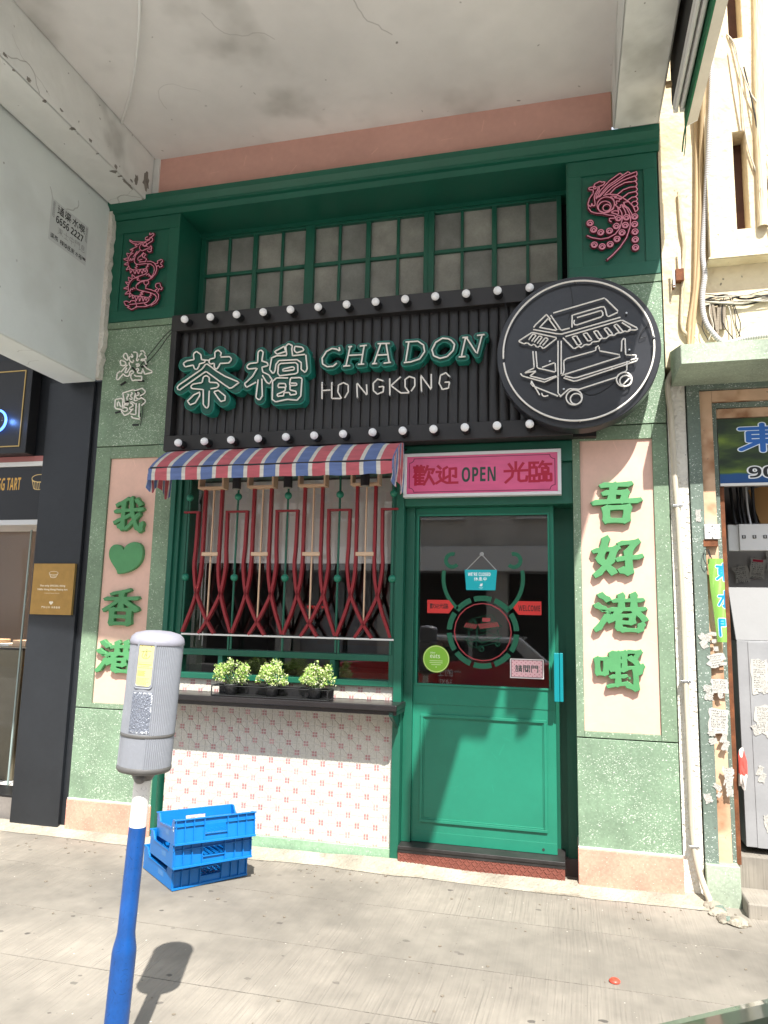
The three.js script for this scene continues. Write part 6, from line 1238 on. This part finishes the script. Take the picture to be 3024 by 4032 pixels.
pipeThing('wall_pipe', 'right tan pipe of the pair running down the cream wall', [[0.872, 5.6, 0.125], [0.868, 4.9, 0.125], [0.846, 4.44, 0.05], [0.828, 4.0, 0.034], [0.803, 3.68, 0.034], [0.77, 3.42, 0.03], [0.748, 3.2, 0.03]], 0.014, tan);
const flexM = std({ map: (() => { const [c, g] = canvas(64, 64); g.fillStyle = '#c9c5c2'; g.fillRect(0, 0, 64, 64); g.fillStyle = '#8f8b88'; for (let i = 0; i < 8; i++) g.fillRect(i * 8, 0, 2.4, 64); const q = tex(c); q.repeat.set(24, 1); return q; })(), roughness: 0.5 });
pipeThing('flexible_conduit', 'grey ribbed flexible conduit curving along the cream wall to the terrazzo canopy', [[0.93, 5.5, 0.13], [0.912, 4.88, 0.13], [0.886, 4.546, 0.13], [0.858, 4.11, 0.06], [0.832, 3.79, 0.05], [0.838, 3.66, 0.05], [0.82, 3.526, 0.04], [0.828, 3.389, 0.03], [0.87, 3.293, 0.03], [0.937, 3.222, 0.03], [1.063, 3.241, 0.04], [1.3, 3.252, 0.04]], 0.0165, flexM, 'conduit');
pipeThing('thin_pipe', 'thin cream pipe below the two metal brackets', [[0.713, 4.25, 0.018], [0.72, 3.995, 0.018], [0.73, 3.908, 0.018], [0.718, 3.716, 0.018], [0.713, 3.588, 0.018], [0.698, 3.379, 0.018], [0.704, 3.326, 0.018], [0.733, 3.282, 0.02], [0.73, 3.2, 0.02]], 0.011, M.cream);
pipeThing('drain_pipe', 'worn off white drainpipe between the green pillar and the rough strip', [[0.66, 3.1, 0.012], [0.606, 3.0, 0.02], [0.615, 2.787, 0.024], [0.624, 2.394, 0.024], [0.632, 2.226, 0.024], [0.639, 1.945, 0.024], [0.643, 1.65, 0.024], [0.643, 1.116, 0.024], [0.647, 0.642, 0.024], [0.652, 0.301, 0.026], [0.677, 0.159, 0.032], [0.725, 0.012, 0.06]], 0.0165, M.pipe, 'pipe', [[0.633, 2.226, 0.02], [0.652, 0.3, 0.022], [0.643, 1.2, 0.02]]);
const wire = std({ color: C(0.5, 0.46, 0.38), roughness: 0.6 });
[['upper loose cable swinging from the dark slot across the cream pier', [[1.02, 5.239, 0.11], [1.058, 5.139, 0.13], [1.083, 4.85, 0.125], [1.089, 4.57, 0.125], [1.109, 4.402, 0.12], [1.154, 4.2, 0.12], [1.187, 3.961, 0.12], [1.204, 3.79, 0.12]]], ['second loose cable bending round the plastered pipe on the cream pier', [[1.037, 5.213, 0.11], [1.072, 5.022, 0.13], [1.135, 4.774, 0.135], [1.168, 4.69, 0.14], [1.19, 4.39, 0.13], [1.223, 4.169, 0.12]]], ['short cable hanging to the head of the lower slot', [[1.023, 5.1, 0.11], [1.044, 4.812, 0.112], [1.069, 4.551, 0.115]]], ['dark cable at the right side of the plastered pipe', [[1.105, 4.98, 0.12], [1.14, 4.68, 0.14], [1.172, 4.392, 0.13], [1.215, 4.01, 0.12]]]].forEach(([l, p], i) => pipeThing('loose_cable', l, p, 0.0045, i === 3 ? M.dark : wire, 'cable'));
pipeThing('plastered_pipe', 'vertical plastered pipe on the cream pier', [[1.208, 6.2, 0.12], [1.208, 5.515, 0.12], [1.178, 4.723, 0.12], [1.16, 3.9, 0.12]], 0.03, M.cream);
{
  const t = thing('cable_tangle', 'tangle of old cables along the wall above the terrazzo canopy', 'cables'); seed = 707;
  for (let k = 0; k < 9; k++) { const y = 3.5 + rr(-0.035, 0.05); mesh('cable', tube([0, 0.12, 0.24, 0.36, 0.5].map((d, i) => [0.825 + d, y + rr(-0.022, 0.022) + (i % 2) * 0.008, 0.015 + rr(0, 0.02)]), rr(0.003, 0.0065), { smooth: 1 }), k % 3 ? wire : M.dark, t); }
  for (let k = 0; k < 7; k++) { const x = 0.76 + rr(0, 0.24); mesh('cable', tube([[x, 3.52, 0.02], [x + rr(-0.03, 0.03), 3.42, 0.03], [x + rr(-0.04, 0.05), 3.33, 0.035], [x + rr(-0.05, 0.05), 3.24, 0.04]], 0.003, { smooth: 1 }), k % 2 ? wire : M.dark, t); }
}
{ const t = thing('weathered_board', 'splintered grey timber board fixed under the cable tangle', 'board', 0.905, 3.39, 0.012); seed = 808; const m = std({ ...tinted([142, 130, 114], { s: 143, amount: 0.3, size: 0.16, scuffs: 160, scuff: '#4a4038', alpha: 0.5 }), roughness: 0.95 }); for (let k = 0; k < 5; k++) mesh('splinter', place(new RoundedBoxGeometry(0.016, rr(0.14, 0.2), 0.02, 1, 0.003), -0.035 + k * 0.018, rr(-0.02, 0.02), rr(0, 0.008), 0, 0, rr(-0.08, 0.12)), m, t); }
{ const t = thing('metal_brackets', 'two rusty strap brackets and a junction box on the cream wall', 'bracket', 0.69, 3.7, 0); mesh('strap', [box(0.004, 0.016, 0.0, 0.17, 0.03, 0.034), box(-0.036, -0.024, -0.1, 0.05, 0.045, 0.049)], M.alu, t); mesh('junction_box', box(-0.02, 0.03, -0.06, 0.02, 0.004, 0.05, 0.004), M.rust, t); mesh('arm', [rod([0.01, 0.01, 0.0], [0.01, 0.01, 0.034], 0.006), rod([-0.03, -0.09, 0.0], [-0.03, -0.09, 0.05], 0.006)], M.rust, t); }
{ // projecting light box with fluorescent tubes and a green strip
  const t = thing('projecting_light_box', 'projecting cream light box with fluorescent battens and a ragged green strip', 'light fitting', 0.7, 4.47, 0);
  mesh('box', box(-0.07, 0.07, 0.09, 0.9, 0.42, 2.36, 0.01), M.dark, t);
  mesh('cover', metre(place(prism([[0.012, -0.03], [0.075, 0.0], [0.085, 0.05], [0.085, 0.9], [0.071, 0.9], [0.071, 0.05], [0.062, 0.01], [0.012, -0.018]], 1.96, 0.004), 0, 0, 0.4)), std({ ...tinted([208, 201, 188], { s: 151, amount: 0.05, size: 0.8 }), roughness: 0.6 }), t);
  mesh('cover_end', place(prism([[0.012, -0.03], [0.075, 0.0], [0.085, 0.05], [0.085, 0.3], [0.012, 0.3]], 0.012, 0.003), 0, 0, 0.39), M.white, t);
  for (const x of [-0.055, -0.02]) { mesh('batten', box(x - 0.014, x + 0.014, 0.055, 0.09, 0.45, 2.3, 0.004), M.white, t); mesh('lamp_tube', place(new THREE.CylinderGeometry(0.013, 0.013, 1.8, 14), x, 0.038, 1.38, Math.PI / 2, 0, 0), phys({ color: C(0.72, 0.72, 0.7), roughness: 0.2 }), t); mesh('lamp_holder', [box(x - 0.013, x + 0.013, 0.02, 0.06, 0.455, 0.48, 0.003), box(x - 0.013, x + 0.013, 0.02, 0.06, 2.28, 2.3, 0.003)], M.white, t); }
  mesh('green_strip', [box(0.0, 0.011, -0.035, 0.1, 0.4, 2.36), tube([[0.005, -0.03, 0.41], [-0.01, -0.12, 0.41], [-0.02, -0.2, 0.41]], 0.005, { smooth: 1 }), tube([[0.006, -0.03, 0.41], [0.0, -0.14, 0.412], [-0.012, -0.23, 0.41]], 0.003, { smooth: 1 })], std({ ...tinted([30, 104, 70], { s: 152, amount: 0.2, size: 0.4 }), roughness: 0.8 }), t);
  mesh('support_arm', box(-0.102, -0.03, 0.2, 0.225, 0.44, 0.47), tan, t);
}
// ---------------------------------------------------------------- small litter
{ const t = thing('bottle_cap', 'red plastic cap lying on the pavement', 'cap', 0.163, 0.002, 1.088); mesh('cap', place(new THREE.LatheGeometry([[0.022, 0], [0.024, 0.005], [0.017, 0.012], [0.007, 0.014], [0.005, 0.01], [0, 0.01]].map((v) => new THREE.Vector2(...v)), 24), 0, 0, 0), std({ color: C(0.62, 0.07, 0.04), roughness: 0.4 }), t); }
{ const t = thing('cigarette_end', 'white cigarette end by the foot of the right pillar', 'litter', 0.607, 0.006, 0.07); mesh('paper', rod([0, 0, 0], [0.012, 0.0, -0.04], 0.005), M.white, t); mesh('filter', rod([0.012, 0, -0.04], [0.016, 0, -0.055], 0.0051), tan, t); }
{ seed = 1212; const stuffG = []; for (let i = 0; i < 160; i++) { const x = rr(-3.6, 1.2), z = i < 90 ? rr(0.06, 0.4) : rr(0.2, 3), s = rr(0.003, 0.011); const g = new THREE.IcosahedronGeometry(s, 0); g.scale(1, 0.4, rr(0.6, 1.4)); place(g, x, s * 0.3, z, 0, rr(0, 3), 0); stuffG.push(metre(g)); } const o = mesh('pavement_grit', stuffG, std({ color: C(0.2, 0.17, 0.13), roughness: 1 })); o.userData = { label: 'scattered grit and crumbs over the pavement', category: 'litter', kind: 'stuff' }; }
{ const t = thing('broken_cement', 'broken cement lump round the foot of the drainpipe', 'rubble', 0.73, 0, 0.1); seed = 2121; for (let i = 0; i < 12; i++) { const g = new THREE.IcosahedronGeometry(rr(0.02, 0.055), 1), p = g.attributes.position, f = noise(9, i + 60); for (let k = 0; k < p.count; k++) { const q = 0.7 + 0.6 * f(p.getX(k) * 12 + 0.4, p.getY(k) * 12 + p.getZ(k) * 9); p.setXYZ(k, p.getX(k) * q, p.getY(k) * q * 0.55, p.getZ(k) * q); } g.computeVertexNormals(); place(g, rr(-0.06, 0.05) + i * 0.004, 0.008, -0.06 + i * 0.022 + rr(-0.02, 0.02), 0, rr(0, 3), 0); mesh('lump', metre(g), i % 3 ? limeMat : M.terrazzoDark, t); } }

// ---------------------------------------------------------------- street behind the camera, seen in the glass
function car(name, label, bodyCol, roofCol, { plate } = {}) {
  const t = thing(name, label, 'car'), bm = phys({ color: bodyCol, roughness: 0.3, clearcoat: 1, clearcoatRoughness: 0.05 }), rm = phys({ color: roofCol, roughness: 0.3, clearcoat: 1, clearcoatRoughness: 0.05 }), L = 4.6, Wd = 1.7;
  const wheelCut = (s, x) => s.absarc(x, 0.3, 0.37, 0, Math.PI, false);
  const b = new THREE.Shape(); b.moveTo(0.02, 0.3); b.lineTo(0.0, 0.7); b.quadraticCurveTo(0.02, 0.95, 0.2, 0.98); b.lineTo(0.95, 1.0); b.lineTo(3.5, 0.97); b.quadraticCurveTo(4.45, 0.9, 4.56, 0.74); b.lineTo(4.6, 0.35); b.lineTo(4.55, 0.22); b.lineTo(4.1, 0.22); b.absarc(3.72, 0.3, 0.37, -0.1, Math.PI, false); b.lineTo(1.3, 0.22); b.absarc(0.9, 0.3, 0.37, -0.1, Math.PI, false); b.lineTo(0.1, 0.22);
  mesh('body', place(new THREE.ExtrudeGeometry(b, { depth: Wd - 0.16, bevelEnabled: true, bevelSize: 0.05, bevelThickness: 0.08, bevelSegments: 4, curveSegments: 16 }), 0, 0, -Wd / 2 + 0.08), bm, t);
  mesh('cabin', place(new THREE.ExtrudeGeometry(shapeOf([[0.75, 0.98], [1.25, 1.38], [2.75, 1.4], [3.45, 0.97]]), { depth: Wd - 0.4, bevelEnabled: true, bevelSize: 0.03, bevelThickness: 0.1, bevelSegments: 3 }), 0, 0, -Wd / 2 + 0.2), rm, t);
  const gm = phys({ color: C(0.02, 0.025, 0.03), roughness: 0.04, clearcoat: 1 });
  for (const s of [-1, 1]) { for (const q of [[[1.12, 1.04], [1.4, 1.33], [1.98, 1.35], [1.98, 1.03]], [[2.05, 1.03], [2.05, 1.35], [2.66, 1.34], [3.15, 1.02]]]) mesh('side_window', place(prism(q, 0.012, 0.002), 0, 0, s > 0 ? Wd / 2 - 0.095 : -Wd / 2 + 0.083), gm, t); mesh('door_handle', [box(1.2, 1.36, 0.86, 0.885, s * (Wd / 2 + 0.005) - 0.01, s * (Wd / 2 + 0.005) + 0.01, 0.004), box(2.15, 2.31, 0.86, 0.885, s * (Wd / 2 + 0.005) - 0.01, s * (Wd / 2 + 0.005) + 0.01, 0.004)], M.steel, t); mesh('trim_line', box(0.2, 4.3, 0.62, 0.65, s * (Wd / 2) - 0.006, s * (Wd / 2) + 0.006, 0.003), M.rubber, t); }
  mesh('windscreen', place(new THREE.BoxGeometry(0.8, 0.012, 1.3), 3.13, 1.205, 0, 0, 0, -0.55), gm, t); mesh('rear_window', place(new THREE.BoxGeometry(0.58, 0.012, 1.25), 0.97, 1.2, 0, 0, 0, 0.675), gm, t);
  for (const x of [0.9, 3.72]) for (const s of [-1, 1]) { const w = sub('wheel', t); w.position.set(x, 0.3, s * (Wd / 2 - 0.11)); mesh('tyre', place(new THREE.TorusGeometry(0.235, 0.075, 12, 32), 0, 0, 0), M.rubber, w); mesh('rim', place(new THREE.CylinderGeometry(0.19, 0.19, 0.09, 24), 0, 0, s * 0.01, Math.PI / 2, 0, 0), M.steel, w); }
  for (const s of [-1, 1]) { mesh('headlight', box(4.52, 4.6, 0.55, 0.68, s * 0.6 - 0.16, s * 0.6 + 0.16, 0.02), M.glass, t); mesh('tail_light', box(-0.035, 0.03, 0.6, 0.82, s * 0.62 - 0.14, s * 0.62 + 0.14, 0.01), std({ color: C(0.35, 0.01, 0.01), roughness: 0.2 }), t); }
  return t;
}
const kerbCar = car('parked_car', 'dark green parked car whose bonnet edge shows at the bottom right corner', C(0.004, 0.014, 0.01), C(0.004, 0.014, 0.01));
kerbCar.rotation.y = 0.585; // parked askew, nose to the kerb
{ const a = kerbCar.rotation.y, px = 0.107, pz = 3.498, u = [Math.cos(a), -Math.sin(a)], n = [Math.sin(a), Math.cos(a)]; kerbCar.position.set(px + u[0] * -0.42 + n[0] * 0.85, 0, pz + u[1] * -0.42 + n[1] * 0.85); kerbCar.position.y = -0.006; }
const taxi = car('taxi', 'red taxi with a silver roof on the far lane, seen reflected in the door glass', C(0.4, 0.02, 0.025), C(0.5, 0.51, 0.53));
taxi.position.set(0.5, -0.14, 7.4); taxi.rotation.y = Math.PI;
{ const [c, g] = canvas(256, 256); g.fillStyle = '#a3212a'; g.fillRect(0, 0, 256, 256); g.strokeStyle = g.fillStyle = '#e8e8e8'; write(g, '的士', 20, 14, 104, 11); g.font = 'bold 100px sans-serif'; g.save(); g.translate(22, 224); g.scale(0.8, 1); g.fillText('TAXI', 0, 0); g.restore(); const p = place(new THREE.PlaneGeometry(0.3, 0.3), 2.4, 0.78, 0.865); mesh('door_lettering', p, std({ map: tex(c), roughness: 0.4 }), taxi); }
{
  const t = thing('opposite_building', 'pale building across the street, seen only as a reflection', 'building', -2, 0, 16);
  const wall = plaster([188, 182, 172], [140, 134, 124], { s: 160, size: 3, amount: 0.08 });
  mesh('wall', box(-16, 16, 3.6, 8, 0.02, 1.5), wall, t); mesh('shop_band', box(-16, 16, 2.9, 3.6, -0.5, 1.5, 0.02), M.white, t);
  for (let i = 0; i < 11; i++) { mesh('pier', box(-16 + i * 3.2 - 0.3, -16 + i * 3.2 + 0.3, 0, 2.9, 0, 1.5, 0.02), wall, t); if (i < 10) mesh('shop_window', box(-16 + i * 3.2 + 0.3, -16 + i * 3.2 + 2.9, 0, 2.9, 0.6, 0.7), i % 3 ? M.dark : M.greyMetal, t); }
  for (let r = 0; r < 1; r++) for (let i = 0; i < 10; i++) { const x = -14.6 + i * 3.2, y = 4.5 + r * 3.3; const w = mesh('window', [box(x - 0.75, x + 0.75, y, y + 1.4, 0.0, 0.03)], M.dark, t); mesh('window_frame', [box(x - 0.8, x - 0.74, y, y + 1.4, -0.03, 0.02), box(x + 0.74, x + 0.8, y, y + 1.4, -0.03, 0.02), box(x - 0.8, x + 0.8, y + 1.4, y + 1.46, -0.03, 0.02), box(x - 0.85, x + 0.85, y - 0.08, y, -0.12, 0.02)], M.alu, w); }
}

renderer.render(scene, camera);
